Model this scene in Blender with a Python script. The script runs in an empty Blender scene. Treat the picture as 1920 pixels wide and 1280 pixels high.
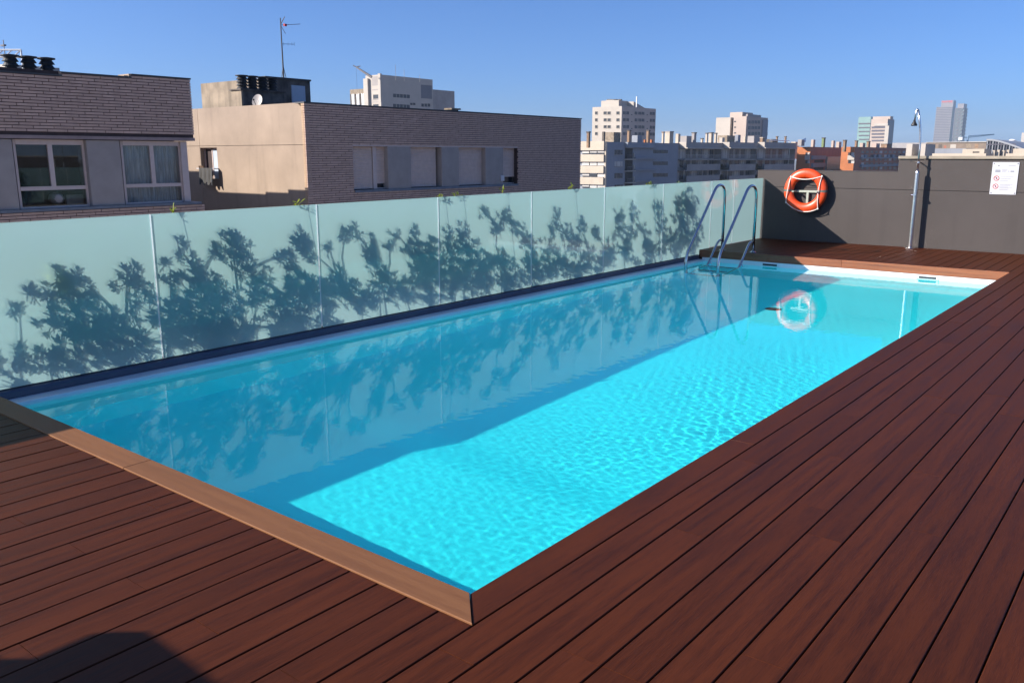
import bpy, bmesh, math, random
import numpy as np
from mathutils import Vector, Matrix

R = math.radians
sc = bpy.context.scene
col = sc.collection

# ------------------------------------------------------------------ camera
FPX, PITCH, YAW = 1590.3, 0.21532, 0.67379          # focal length in pixels of a 1920 px frame
CAM = Vector((0, 0, 1.45))
cam_d = bpy.data.cameras.new('camera')
cam = bpy.data.objects.new('camera', cam_d)
col.objects.link(cam)
cam_d.sensor_width = 36
cam_d.lens = 36 * FPX / 1920
cam_d.clip_start, cam_d.clip_end = 0.05, 30000
cam.location = CAM
cam.rotation_euler = (math.pi / 2 - PITCH, 0, YAW)
sc.camera = cam

# ------------------------------------------------------------------ sky, sun, exposure
LIGHT = Vector((1.458, 1.50, -1.0)).normalized()       # the way sunlight travels
ELEV = math.asin(-LIGHT.z)
AZ = math.atan2(-LIGHT.x, -LIGHT.y)
w = bpy.data.worlds.new('World')
sc.world = w
w.use_nodes = True
wn = w.node_tree.nodes
bg = wn['Background']
sky = wn.new('ShaderNodeTexSky')
sky.sky_type = 'NISHITA'
sky.sun_disc = False
sky.sun_elevation = ELEV
sky.sun_rotation = AZ % (2 * math.pi)
sky.altitude = 20
sky.air_density = 0.62
sky.dust_density = 1.6
sky.ozone_density = 10.0
w.node_tree.links.new(sky.outputs[0], bg.inputs[0])
bg.inputs[1].default_value = 0.093
sun_d = bpy.data.lights.new('sun', 'SUN')
sun_d.energy = 4.6
sun_d.angle = R(0.5)
sun_d.color = (1.0, 0.91, 0.80)
sun = bpy.data.objects.new('sun', sun_d)
col.objects.link(sun)
sun.rotation_euler = LIGHT.to_track_quat('-Z', 'Y').to_euler()
sun.location = (-20, -20, 30)
sun_d.cycles.is_caustics_light = True
vs = sc.view_settings
vs.view_transform = 'Standard'
vs.look = 'None'
vs.exposure = 1.06
vs.gamma = 1.0
vs.use_curve_mapping = False
cy = sc.cycles
cy.use_denoising = True
cy.max_bounces = 28
cy.diffuse_bounces = 14
cy.glossy_bounces = 14
cy.transmission_bounces = 24
cy.transparent_max_bounces = 12
cy.caustics_reflective = True
cy.caustics_refractive = True
cy.sample_clamp_indirect = 6
cy.blur_glossy = 0.0

# ------------------------------------------------------------------ measuring helpers
_c, _s, _cp, _sp = math.cos(YAW), math.sin(YAW), math.cos(PITCH), math.sin(PITCH)
FWD = Vector((-_s * _cp, _c * _cp, -_sp)); RGT = Vector((_c, _s, 0)); UPV = RGT.cross(FWD)
def ray(px, py): return FWD + RGT * ((px - 960) / FPX) - UPV * ((py - 640) / FPX)
def at(px, py, d): return CAM + ray(px, py) * d              # point at a distance in metres
def onx(px, py, X): r = ray(px, py); return CAM + r * ((X - CAM.x) / r.x)
def ony(px, py, Y): r = ray(px, py); return CAM + r * ((Y - CAM.y) / r.y)
def onz(px, py, Z=0.0): r = ray(px, py); return CAM + r * ((Z - CAM.z) / r.z)

# ------------------------------------------------------------------ object helpers
def tag(o, label=None, cat=None, group=None, kind=None):
    if label: o['label'] = label
    if cat: o['category'] = cat
    if group: o['group'] = group
    if kind: o['kind'] = kind
    return o

def thing(name, label, cat, loc=(0, 0, 0), group=None):
    o = bpy.data.objects.new(name, None)
    o.empty_display_size = 0.2
    o.location = loc
    col.objects.link(o)
    return tag(o, label, cat, group)

def origin(o):
    p = Vector((0, 0, 0))
    while o is not None:
        p = p + Vector(o.location); o = o.parent
    return p

class MB:
    """collects shapes in world coordinates; build() links them as ONE mesh object"""
    def __init__(s): s.v = []; s.f = []; s.m = []
    def add(s, vs_, fs, mi=0):
        o = len(s.v); s.v += [tuple(p) for p in vs_]
        for f in fs: s.f.append(tuple(o + i for i in f)); s.m.append(mi)
        return s
    def box(s, x0, x1, y0, y1, z0, z1, mi=0):
        x0, x1 = min(x0, x1), max(x0, x1); y0, y1 = min(y0, y1), max(y0, y1); z0, z1 = min(z0, z1), max(z0, z1)
        return s.add([(x0,y0,z0),(x1,y0,z0),(x1,y1,z0),(x0,y1,z0),(x0,y0,z1),(x1,y0,z1),(x1,y1,z1),(x0,y1,z1)],
                     [(0,3,2,1),(4,5,6,7),(0,1,5,4),(1,2,6,5),(2,3,7,6),(3,0,4,7)], mi)
    def prism(s, poly, z0, z1, mi=0):
        n = len(poly)
        return s.add([(x, y, z0) for x, y in poly] + [(x, y, z1) for x, y in poly],
                     [tuple(range(n))[::-1], tuple(range(n, 2*n))] + [(i, (i+1) % n, n+(i+1) % n, n+i) for i in range(n)], mi)
    def extrude(s, ring, d, mi=0):
        n = len(ring); d = Vector(d)
        return s.add([Vector(p) for p in ring] + [Vector(p)+d for p in ring],
                     [tuple(range(n))[::-1], tuple(range(n, 2*n))] + [(i, (i+1) % n, n+(i+1) % n, n+i) for i in range(n)], mi)
    def tube(s, pts, r, seg=8, mi=0, caps=True, closed=False):
        pts = [Vector(p) for p in pts]; n = len(pts)
        rs = r if isinstance(r, (list, tuple)) else [r] * n
        o = len(s.v); up = None
        for i, p in enumerate(pts):
            if closed: t = pts[(i+1) % n] - pts[i-1]
            else: t = pts[min(i+1, n-1)] - pts[max(i-1, 0)]
            t = t.normalized() if t.length > 1e-9 else Vector((0, 0, 1))
            if up is None:
                up = Vector((0, 0, 1)) if abs(t.z) < .9 else Vector((1, 0, 0))
            up = (up - t * up.dot(t))
            up = up.normalized() if up.length > 1e-6 else t.orthogonal().normalized()
            b = t.cross(up)
            for k in range(seg):
                a = 2 * math.pi * k / seg
                s.v.append(tuple(p + (up * math.cos(a) + b * math.sin(a)) * rs[i]))
        for i in range(n if closed else n - 1):
            j = (i + 1) % n
            for k in range(seg):
                k2 = (k + 1) % seg
                s.f.append((o+i*seg+k, o+i*seg+k2, o+j*seg+k2, o+j*seg+k)); s.m.append(mi)
        if caps and not closed:
            s.f.append(tuple(o + k for k in range(seg))[::-1]); s.m.append(mi)
            s.f.append(tuple(o + (n-1)*seg + k for k in range(seg))); s.m.append(mi)
        return s
    def lathe(s, c, prof, seg=24, mi=0, axis='z'):
        c = Vector(c); o = len(s.v); n = len(prof)
        for r_, h in prof:
            for k in range(seg):
                a = 2*math.pi*k/seg
                p = Vector((r_*math.cos(a), r_*math.sin(a), h))
                if axis == 'y': p = Vector((p.x, p.z, p.y))
                if axis == 'x': p = Vector((p.z, p.x, p.y))
                s.v.append(tuple(c + p))
        for i in range(n-1):
            for k in range(seg):
                k2 = (k+1) % seg
                s.f.append((o+i*seg+k, o+i*seg+k2, o+(i+1)*seg+k2, o+(i+1)*seg+k)); s.m.append(mi)
        s.f.append(tuple(o+k for k in range(seg))[::-1]); s.m.append(mi)
        s.f.append(tuple(o+(n-1)*seg+k for k in range(seg))); s.m.append(mi)
        return s
    def build(s, name, mats, parent=None, smooth=False, bevel=0, kind=None, loc=None):
        """loc: own origin; for a child the mesh is stored relative to its parents"""
        me = bpy.data.meshes.new(name)
        base = origin(parent) if parent else Vector(loc or (0, 0, 0))
        me.from_pydata([(x-base.x, y-base.y, z-base.z) for x, y, z in s.v], [], s.f)
        if not isinstance(mats, (list, tuple)): mats = [mats]
        for m in mats: me.materials.append(m)
        if len(mats) > 1: me.polygons.foreach_set('material_index', s.m)
        if smooth: me.shade_smooth()
        o = bpy.data.objects.new(name, me)
        col.objects.link(o)
        if parent: o.parent = parent
        else: o.location = base
        if bevel:
            b = o.modifiers.new('bevel', 'BEVEL'); b.width = bevel; b.segments = 2; b.limit_method = 'ANGLE'
        if kind: o['kind'] = kind
        return o

def copy_tree(o, parent=None):
    c = o.copy(); col.objects.link(c); c.parent = parent
    for ch in list(o.children): copy_tree(ch, c)
    return c

def clone(o, parent, delta):                    # one more piece that shares its mesh
    c = bpy.data.objects.new(o.name.split('.')[0], o.data); col.objects.link(c); c.parent = parent
    c.location = delta
    return c

# ------------------------------------------------------------------ materials
def nmat(name):
    m = bpy.data.materials.new(name); m.use_nodes = True
    return m, m.node_tree.nodes, m.node_tree.links, m.node_tree.nodes['Principled BSDF']

def pm(name, c, rough=.7, var=.12, scale=3.0, stretch=(1, 1, 1), metal=0, bump=0, bscale=60, spec=.5, rnd=0.0, c2=None, streak=0):
    """painted / mineral / metal surface: base colour with uneven tone, fine relief, per-object variation"""
    m, n, l, b = nmat(name)
    b.inputs['Roughness'].default_value = rough; b.inputs['Metallic'].default_value = metal
    b.inputs['Specular IOR Level'].default_value = spec
    tc = n.new('ShaderNodeNewGeometry'); mp = n.new('ShaderNodeMapping'); mp.inputs['Scale'].default_value = stretch
    l.new(tc.outputs['Position'], mp.inputs[0])
    tex = n.new('ShaderNodeTexNoise'); tex.inputs['Scale'].default_value = scale; tex.inputs['Detail'].default_value = 6
    tex.inputs['Roughness'].default_value = .62
    l.new(mp.outputs[0], tex.inputs['Vector'])
    ramp = n.new('ShaderNodeValToRGB')
    ramp.color_ramp.elements[0].position = .3; ramp.color_ramp.elements[1].position = .72
    c2 = c2 or tuple(x * (1 - 2.2 * var) for x in c)
    ramp.color_ramp.elements[0].color = (*c2, 1)
    ramp.color_ramp.elements[1].color = (*[min(1, x * (1 + var)) for x in c], 1)
    l.new(tex.outputs[0], ramp.inputs[0])
    out = ramp.outputs[0]
    if rnd:
        oi = n.new('ShaderNodeObjectInfo'); mr = n.new('ShaderNodeMapRange')
        mr.inputs[3].default_value = 1 - rnd; mr.inputs[4].default_value = 1 + rnd
        l.new(oi.outputs['Random'], mr.inputs[0])
        hv = n.new('ShaderNodeHueSaturation'); l.new(mr.outputs[0], hv.inputs['Value']); l.new(out, hv.inputs['Color'])
        out = hv.outputs[0]
    if streak:                                   # rain streaks and grime with a shape of their own
        mp2 = n.new('ShaderNodeMapping'); mp2.inputs['Scale'].default_value = (2.2, 2.2, .16)
        l.new(tc.outputs['Position'], mp2.inputs[0])
        t2 = n.new('ShaderNodeTexNoise'); t2.inputs['Scale'].default_value = 2.0; t2.inputs['Detail'].default_value = 5
        l.new(mp2.outputs[0], t2.inputs['Vector'])
        r2 = n.new('ShaderNodeMapRange'); r2.inputs[1].default_value = .52; r2.inputs[2].default_value = .75
        r2.inputs[3].default_value = 0; r2.inputs[4].default_value = streak
        l.new(t2.outputs[0], r2.inputs[0])
        mx = n.new('ShaderNodeMixRGB'); mx.inputs[2].default_value = (*[x * .35 for x in c], 1)
        l.new(r2.outputs[0], mx.inputs[0]); l.new(out, mx.inputs[1]); out = mx.outputs[0]
    l.new(out, b.inputs['Base Color'])
    if bump:
        t3 = n.new('ShaderNodeTexNoise'); t3.inputs['Scale'].default_value = bscale; t3.inputs['Detail'].default_value = 4
        l.new(mp.outputs[0], t3.inputs['Vector'])
        bp = n.new('ShaderNodeBump'); bp.inputs['Strength'].default_value = bump; bp.inputs['Distance'].default_value = .01
        l.new(t3.outputs[0], bp.inputs['Height']); l.new(bp.outputs[0], b.inputs['Normal'])
    return m

def wood(name, light, dark, rough, along, spec=.5):
    """deck board: fine grain along one axis, tone differs from board to board"""
    m, n, l, b = nmat(name)
    geo = n.new('ShaderNodeNewGeometry'); oi = n.new('ShaderNodeObjectInfo')
    off = n.new('ShaderNodeVectorMath'); off.operation = 'MULTIPLY_ADD'
    cmb = n.new('ShaderNodeCombineXYZ'); l.new(oi.outputs['Random'], cmb.inputs[0]); l.new(oi.outputs['Random'], cmb.inputs[1])
    l.new(cmb.outputs[0], off.inputs[0]); off.inputs[1].default_value = (37, 91, 0); l.new(geo.outputs['Position'], off.inputs[2])
    def tex(sc_long, sc_cross, det):
        mp = n.new('ShaderNodeMapping')
        mp.inputs['Scale'].default_value = (sc_cross, sc_long, sc_cross) if along == 'y' else (sc_long, sc_cross, sc_cross)
        l.new(off.outputs[0], mp.inputs[0])
        t = n.new('ShaderNodeTexNoise'); t.inputs['Scale'].default_value = 1; t.inputs['Detail'].default_value = det
        l.new(mp.outputs[0], t.inputs['Vector']); return t
    g1 = tex(1.6, 34, 6); g2 = tex(16, 420, 4)
    mixf = n.new('ShaderNodeMath'); mixf.operation = 'MULTIPLY_ADD'; mixf.inputs[1].default_value = .75
    l.new(g2.outputs[0], mixf.inputs[0]); l.new(g1.outputs[0], mixf.inputs[2])
    rp = n.new('ShaderNodeValToRGB'); rp.color_ramp.elements[0].position = .62; rp.color_ramp.elements[1].position = 1.0
    rp.color_ramp.elements[0].color = (*dark, 1); rp.color_ramp.elements[1].color = (*light, 1)
    l.new(mixf.outputs[0], rp.inputs[0])
    mr = n.new('ShaderNodeMapRange'); mr.inputs[3].default_value = .90; mr.inputs[4].default_value = 1.10
    l.new(oi.outputs['Random'], mr.inputs[0])
    hv = n.new('ShaderNodeHueSaturation'); l.new(mr.outputs[0], hv.inputs['Value']); l.new(rp.outputs[0], hv.inputs['Color'])
    l.new(hv.outputs[0], b.inputs['Base Color'])
    rr = n.new('ShaderNodeMapRange'); rr.inputs[3].default_value = rough - .08; rr.inputs[4].default_value = rough + .12
    l.new(g1.outputs[0], rr.inputs[0]); l.new(rr.outputs[0], b.inputs['Roughness'])
    b.inputs['Specular IOR Level'].default_value = spec
    bp = n.new('ShaderNodeBump'); bp.inputs['Strength'].default_value = .35; bp.inputs['Distance'].default_value = .002
    l.new(g2.outputs[0], bp.inputs['Height']); l.new(bp.outputs[0], b.inputs['Normal'])
    return m

def glass_pane(name, tint, refl_rough=.02, room=.15):
    """window pane: dark glossy glass"""
    m, n, l, b = nmat(name)
    b.inputs['Base Color'].default_value = (*tint, 1); b.inputs['Roughness'].default_value = refl_rough
    b.inputs['IOR'].default_value = 1.5
    return m

# ================================================================== MATERIALS
M = {}
M['deck'] = wood('deck_wood', (.076, .0190, .0060), (.040, .0105, .0040), .5, 'y', .12)
M['coping'] = wood('coping_wood', (.208, .092, .040), (.165, .070, .030), .55, 'x', .2)  # lighter than the deck: sky sheen across the grain put into the colour
M['fascia'] = wood('fascia_wood', (.27, .085, .032), (.15, .045, .018), .5, 'x')
M['slab'] = pm('roof_slab', (.03, .028, .027), .9)
M['liner'] = pm('pool_liner', (.032, .92, .975), .45, .03, .8)
M['rim'] = pm('rim_plastic', (.80, .81, .82), .35, .03, 2)
M['dark'] = pm('dark_opening', (.02, .025, .03), .6)
M['channel'] = pm('channel_aluminium', (.075, .08, .115), .4, .05, 4, metal=.2)
M['wall'] = pm('wall_render', (0.060, 0.0505, 0.048), .85, .06, 1.1, bump=.25, bscale=90, streak=.22)
M['cap'] = pm('cap_stone', (0.2856, 0.2448, 0.1904), .8, .12, 3, bump=.2)
M['steel'] = pm('brushed_steel', (.62, .62, .63), .16, .05, 20, metal=1)
M['chrome'] = pm('shower_steel', (.72, .70, .70), .26, .05, 20, metal=1)
M['orange'] = pm('ring_orange', (.60, .060, .010), .38, .05, 8)
M['rope'] = pm('rope_white', (.80, .72, .66), .8, .08, 60)
M['reflect'] = pm('reflective_tape', (.13, .115, .10), .35, .1, 40)
M['bracket'] = pm('bracket_paint', (.34, .37, .31), .5, .06, 8)
M['black'] = pm('black_plastic', (.018, .018, .02), .5, .1, 10)
M['white'] = pm('sign_white', (.50, .50, .535), .4, .02, 6)
M['print'] = pm('print_grey', (.20, .20, .22), .6, .1, 30)
M['printd'] = pm('print_slate', (.07, .08, .12), .6, .1, 30)
M['printr'] = pm('print_red', (.5, .05, .035), .6, .05, 30)
M['soil'] = pm('soil', (.055, .038, .026), .95, .3, 14, bump=.6, bscale=30)
M['planter'] = pm('planter_concrete', (0.272, 0.2584, 0.238), .85, .12, 2, bump=.2)
M['seal'] = None

# water: smooth rippled surface
m, n, l, b = nmat('pool_water')
n.remove(b)
gl = n.new('ShaderNodeBsdfGlass'); gl.inputs['IOR'].default_value = 1.333; gl.inputs['Roughness'].default_value = 0
gl.inputs['Color'].default_value = (.98, 1, 1, 1)
l.new(gl.outputs[0], n['Material Output'].inputs[0])
M['water'] = m

# frosted film on laminated glass: light spreads through it
m, n, l, b = nmat('frosted_film'); n.remove(b)
tr = n.new('ShaderNodeBsdfTranslucent'); tr.inputs['Color'].default_value = (.262, .390, .388, 1)
df = n.new('ShaderNodeBsdfDiffuse'); df.inputs['Color'].default_value = (.42, .62, .60, 1)
gs = n.new('ShaderNodeBsdfGlossy'); gs.inputs['Roughness'].default_value = .03
fr = n.new('ShaderNodeFresnel'); fr.inputs['IOR'].default_value = 1.5
m1 = n.new('ShaderNodeMixShader'); m1.inputs[0].default_value = .35
l.new(tr.outputs[0], m1.inputs[1]); l.new(df.outputs[0], m1.inputs[2])
rf = n.new('ShaderNodeBsdfRefraction'); rf.inputs['Roughness'].default_value = .30; rf.inputs['IOR'].default_value = 1.03; rf.inputs['Color'].default_value = (.75, .95, .93, 1)
m3 = n.new('ShaderNodeMixShader'); m3.inputs[0].default_value = .17; l.new(m1.outputs[0], m3.inputs[1]); l.new(rf.outputs[0], m3.inputs[2])
m2 = n.new('ShaderNodeMixShader'); l.new(fr.outputs[0], m2.inputs[0]); l.new(m3.outputs[0], m2.inputs[1]); l.new(gs.outputs[0], m2.inputs[2])
l.new(m2.outputs[0], n['Material Output'].inputs[0])
M['film'] = m
m, n, l, b = nmat('clear_glass'); n.remove(b)
tp = n.new('ShaderNodeBsdfTransparent'); tp.inputs['Color'].default_value = (.92, .985, .98, 1)
gs = n.new('ShaderNodeBsdfGlossy'); gs.inputs['Roughness'].default_value = .02
lwt = n.new('ShaderNodeLayerWeight'); pw = n.new('ShaderNodeMath'); pw.operation = 'POWER'; pw.inputs[1].default_value = 4
l.new(lwt.outputs['Facing'], pw.inputs[0])
ma = n.new('ShaderNodeMath'); ma.operation = 'MULTIPLY_ADD'; ma.inputs[1].default_value = .6; ma.inputs[2].default_value = .04
l.new(pw.outputs[0], ma.inputs[0])
th = n.new('ShaderNodeBsdfTranslucent'); th.inputs['Color'].default_value = (.93, .98, .97, 1)      # etched haze on the outer face
mh = n.new('ShaderNodeMixShader'); mh.inputs[0].default_value = .20; l.new(tp.outputs[0], mh.inputs[1]); l.new(th.outputs[0], mh.inputs[2])
mx = n.new('ShaderNodeMixShader'); l.new(ma.outputs[0], mx.inputs[0]); l.new(mh.outputs[0], mx.inputs[1]); l.new(gs.outputs[0], mx.inputs[2])
l.new(mx.outputs[0], n['Material Output'].inputs[0])
M['clear'] = m
m, n, l, b = nmat('joint_silicone'); n.remove(b)
tr = n.new('ShaderNodeBsdfTranslucent'); tr.inputs['Color'].default_value = (.95, .96, .95, 1)
df = n.new('ShaderNodeBsdfDiffuse'); df.inputs['Color'].default_value = (.85, .86, .86, 1)
mx = n.new('ShaderNodeMixShader'); mx.inputs[0].default_value = .3
l.new(tr.outputs[0], mx.inputs[1]); l.new(df.outputs[0], mx.inputs[2]); l.new(mx.outputs[0], n['Material Output'].inputs[0])
M['seal'] = m

# ================================================================== THE ROOF TERRACE
XR, YN, YF, XG, XL = -1.750, 1.963, 12.340, -6.080, -5.930     # pool edges; XG is the glass
YU = YN - 1.30                                                  # near pool wall, shifted out of sight so sunlight reaches the floor
WZ = -0.176                                                     # water level
YW = 14.80                                                      # face of the end wall
G0, PITCHB = -1.613, 0.1452                                     # first joint right of the pool, board pitch
XE, YS = 3.0, -3.6

slab = MB()
slab.box(XR, 6, -8, 16, -.5, -.035)
slab.box(-6.07, XR, -8, YU - .02, -.5, -.035)
slab.box(-6.07, XR, YU - .02, YN - .004, -.12, -.035)          # thin ledge: unseen water added under the near deck to pass sunlight
slab.box(-6.07, XR, YF + .03, 16, -.5, -.035)
tag(slab.build('roof_slab', M['slab']), kind='structure')

deck = bpy.data.objects.new('deck', None); col.objects.link(deck); deck['kind'] = 'structure'
far_deck = bpy.data.objects.new('far_deck', None); col.objects.link(far_deck); far_deck['kind'] = 'structure'

def board(x0, x1, y0, y1, parent, name='deck_board', mat=None, along='y', z=0.0):
    c, t = .0022, .024
    b = MB()
    if along == 'y':
        ring = [(x0, y0, z - t), (x1, y0, z - t), (x1, y0, z - c), (x1 - c, y0, z), (x0 + c, y0, z), (x0, y0, z - c)]
        b.extrude(ring, (0, y1 - y0, 0))
    else:
        ring = [(x0, y1, z - t), (x0, y0, z - t), (x0, y0, z - c), (x0, y0 + c, z), (x0, y1 - c, z), (x0, y1, z - c)]
        b.extrude(ring[::-1], (x1 - x0, 0, 0))
    b.f = [f[::-1] for f in b.f]
    me_o = b.build(name, mat or M['deck'], parent)
    return me_o

rnd = random.Random(5)
JOINTS = {0: [1.661, 3.763], 1: [2.863, 4.844], 2: [1.889, 4.098], 3: [3.424, 5.552], 4: [3.148, 5.230], 5: [2.207, 4.132],
          6: [3.444], 7: [4.152], -14: [1.263], -12: [1.678], -11: [1.293], -8: [1.294], -5: [1.292], -2: [1.296], -7: [.882]}
GAP, BUTT = .0055, .0012
def row_of(r, ya, yb, parent):
    x0, x1 = G0 + r * PITCHB + GAP / 2, G0 + (r + 1) * PITCHB - GAP / 2
    js = [y for y in JOINTS.get(r, []) if ya + .1 < y < yb - .1]
    cuts = sorted(js)
    lo = cuts[0] if cuts else rnd.uniform(ya + .6, ya + 2.4) if yb - ya > 3 else None
    if lo is not None and not cuts: cuts = [lo] if lo < yb - .5 else []
    y = cuts[0] if cuts else None
    while y is not None and y - ya > 2.6:
        y -= rnd.uniform(1.5, 2.4)
        if y - ya > .5: cuts.insert(0, y)
    y = cuts[-1] if cuts else None
    while y is not None and yb - y > 2.6:
        y += rnd.uniform(1.6, 2.5)
        if yb - y > .5: cuts.append(y)
    ends = [ya] + cuts + [yb]
    for a, b_ in zip(ends[:-1], ends[1:]):
        dz = rnd.uniform(-.0012, .0004)
        board(x0, x1, a + BUTT, b_ - BUTT, parent, z=dz)

r0 = int(math.floor((-6.05 - G0) / PITCHB))
for r in range(r0, 0): row_of(r, YS, 1.820, deck)                        # boards that stop at the near coping
for r in range(0, int((XE - G0) / PITCHB)): row_of(r, YS, YW - .01, deck)   # boards that run past the pool
for r in range(r0, 0):                                                   # boards behind the pool
    x0, x1 = max(G0 + r * PITCHB + GAP / 2, -6.04), G0 + (r + 1) * PITCHB - GAP / 2
    if r % 3 == 1:
        ym = rnd.uniform(13, 14.2)
        board(x0, x1, YF + .022, ym - BUTT, far_deck); board(x0, x1, ym + BUTT, YW - .01, far_deck)
    else:
        board(x0, x1, YF + .022, YW - .01, far_deck)

# coping, mitred at the near right corner
YO = 1.823
def mitre_board(poly, mat, z0, z1, name='coping_board'):
    o = MB().prism(poly, z0, z1).build(name, mat, deck, bevel=.002)
    return o
mitre_board([(-6.02, YO), (-3.819, YO), (-3.819, YN), (-6.02, YN)], M['coping'], -.03, .005)
mitre_board([(-3.816, YO), (G0 - .0045, YO), (XR - .0015, YN), (-3.816, YN)], M['coping'], -.03, .005)
segs = [YO, 4.019, 6.3, 8.55, 10.6, YF + .02]
for i, (a, b_) in enumerate(zip(segs[:-1], segs[1:])):
    xo = G0 - .0028
    p = [(XR, YN + .001), (xo, YO + .001), (xo, b_ - BUTT), (XR, b_ - BUTT)] if i == 0 else [(XR, a + BUTT), (xo, a + BUTT), (xo, b_ - BUTT), (XR, b_ - BUTT)]
    mitre_board(p, M['deck'], -.03, .0005)
for r, (a, b_) in enumerate(zip([YF + .02, 13.4], [13.4, YW - .01])):
    mitre_board([(XR, a + BUTT), (xo, a + BUTT), (xo, b_ - BUTT), (XR, b_ - BUTT)], M['deck'], -.03, .0005)
# boards on edge at the far end of the pool
xs = [-6.04, -4.93, -3.845, XR]
for a, b_ in zip(xs[:-1], xs[1:]):
    MB().box(a + BUTT, b_ - BUTT, YF, YF + .020, -.113, .001).build('fascia_board', M['fascia'], far_deck, bevel=.002)
MB().box(-6.06, -6.042, YF, YW - .02, -.113, .0).build('edge_board', M['deck'], far_deck, bevel=.002)

# ================================================================== THE POOL
pool = bpy.data.objects.new('pool', None); col.objects.link(pool); pool['kind'] = 'structure'
yr = np.array([YU - .02, 2.6, 3.75, 4.15, 6.0, 8.0, 9.5, 11.0, YF + .01])
dr = np.array([.79, .79, .80, .90, .87, .82, .78, .74, .72])
N = 160
ys = np.linspace(YU, YF + .01, N)
ds = WZ - np.interp(ys, yr, dr)
pl = MB()
X0, X1 = XL, XR + .004
vv = []
for y, z in zip(ys, ds):
    vv += [(X0, y, z), (X1, y, z)]
pl.add(vv, [(2*i, 2*i+1, 2*i+3, 2*i+2) for i in range(N-1)])
liner_floor = pl.build('liner_floor', M['liner'], pool, smooth=True)
lw = MB()
for X, flip in ((X0, 0), (X1, 1)):
    v2 = []
    for y, z in zip(ys, ds): v2 += [(X, y, z), (X, y, -.15 if X == X0 else (-.121 if y < YN else -.036))]
    fs = [(2*i, 2*i+2, 2*i+3, 2*i+1) for i in range(N-1)]
    lw.add(v2, [f[::-1] for f in fs] if flip else fs)
lw.add([(X0, ys[0], ds[0]), (X1, ys[0], ds[0]), (X1, ys[0], -.121), (X0, ys[0], -.121)], [(0, 3, 2, 1)])
lw.add([(X0, ys[-1], ds[-1]), (X1, ys[-1], ds[-1]), (X1, ys[-1], -.18), (X0, ys[-1], -.18)], [(0, 1, 2, 3)])
liner_wall = lw.build('liner_wall', M['liner'], pool)
# white rim: ledge along the glass, band at the far end
MB().box(-6.068, XL + .004, YU, YF - .002, -.6, -.146).build('rim_ledge', M['rim'], pool, bevel=.006)
for a, b_ in ((-6.0, -3.0), (-2.998, XR)):
    rb = MB().box(a, b_, YF - .004, YF + .03, WZ - .035, -.1145).build('rim_band', M['rim'], pool)
for xa in (-5.03, -2.84):
    s_ = MB().box(xa, xa + .28, YF - .012, YF - .001, -.171, -.120).build('skimmer', M['rim'], pool, bevel=.004)
    MB().box(xa + .03, xa + .25, YF - .0145, YF - .0125, -.163, -.136).build('skimmer_slot', M['dark'], s_)
dzc = float(np.interp(9.66, yr, dr))
MB().lathe((-3.755, 9.66, WZ - dzc + .001), [(.095, 0), (.095, .008), (.08, .011), (.02, .013)], 28).build('floor_drain', M['dark'], pool)

# rippled water
NX, NY = 330, 960
gx = np.linspace(XL - .0, XR + .002, NX); gy = np.linspace(YU + .001, YF + .002, NY)
GX, GY = np.meshgrid(gx, gy)
H = np.zeros_like(GX)
rs = np.random.RandomState(11)
for i in range(80):
    lam = .034 * (4.2 ** rs.rand()); th = rs.rand() * 2 * np.pi
    kx, ky = 2*np.pi/lam*np.cos(th), 2*np.pi/lam*np.sin(th)
    wob = .5 * np.sin(GX * 2.1 * rs.rand() + GY * 1.7 * rs.rand() + rs.rand()*6)
    H += (lam ** 1.15) * np.sin(kx*GX + ky*GY + rs.rand()*6.28 + wob) * (.55 + .45*np.sin(GX*rs.uniform(.5, 1.6) + GY*rs.uniform(.5, 1.6) + rs.rand()*6.28))
H /= H.std()
stir = np.exp(-(((GX + 2.9) / .75) ** 2 + ((GY - 4.9) / 1.7) ** 2)) * (.65 + .35 * np.sin(GX * 4.1 + 1) * np.sin(GY * 2.9))
calm = 1 / (1 + np.exp((GX + 4.35) * -4))
RIP = .000020 + .000028 * calm + .000105 * stir
H = H * RIP
for q in range(7):                                       # small rings where drops and a light breeze stir the surface
    cxr, cyr = rs.uniform(-3.7, -2.1), rs.uniform(3.0, 7.5)
    rr = np.hypot(GX - cxr, GY - cyr); H += .00010 * np.exp(-(rr / rs.uniform(.10, .22)) ** 2) * np.cos(rr * 2 * np.pi / rs.uniform(.06, .10))
edge = 1
wme = bpy.data.meshes.new('water')
co = np.stack([GX, GY, WZ + H], -1).astype(np.float32).reshape(-1)
jj, ii = np.meshgrid(np.arange(NY - 1), np.arange(NX - 1), indexing='ij'); base_i = (jj * NX + ii).ravel()
qd = np.stack([base_i, base_i + 1, base_i + NX + 1, base_i + NX], -1).astype(np.int32)
wme.vertices.add(NX * NY); wme.vertices.foreach_set('co', co)
wme.loops.add(qd.size); wme.loops.foreach_set('vertex_index', qd.ravel())
wme.polygons.add(len(qd)); wme.polygons.foreach_set('loop_start', np.arange(0, qd.size, 4, dtype=np.int32))
wme.update(calc_edges=True); wme.shade_smooth(); wme.materials.append(M['water'])
water = bpy.data.objects.new('water', wme); col.objects.link(water)
tag(water, kind='structure')
water.cycles.is_caustics_caster = True
for o in (liner_floor, liner_wall): o.cycles.is_caustics_receiver = True

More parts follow.
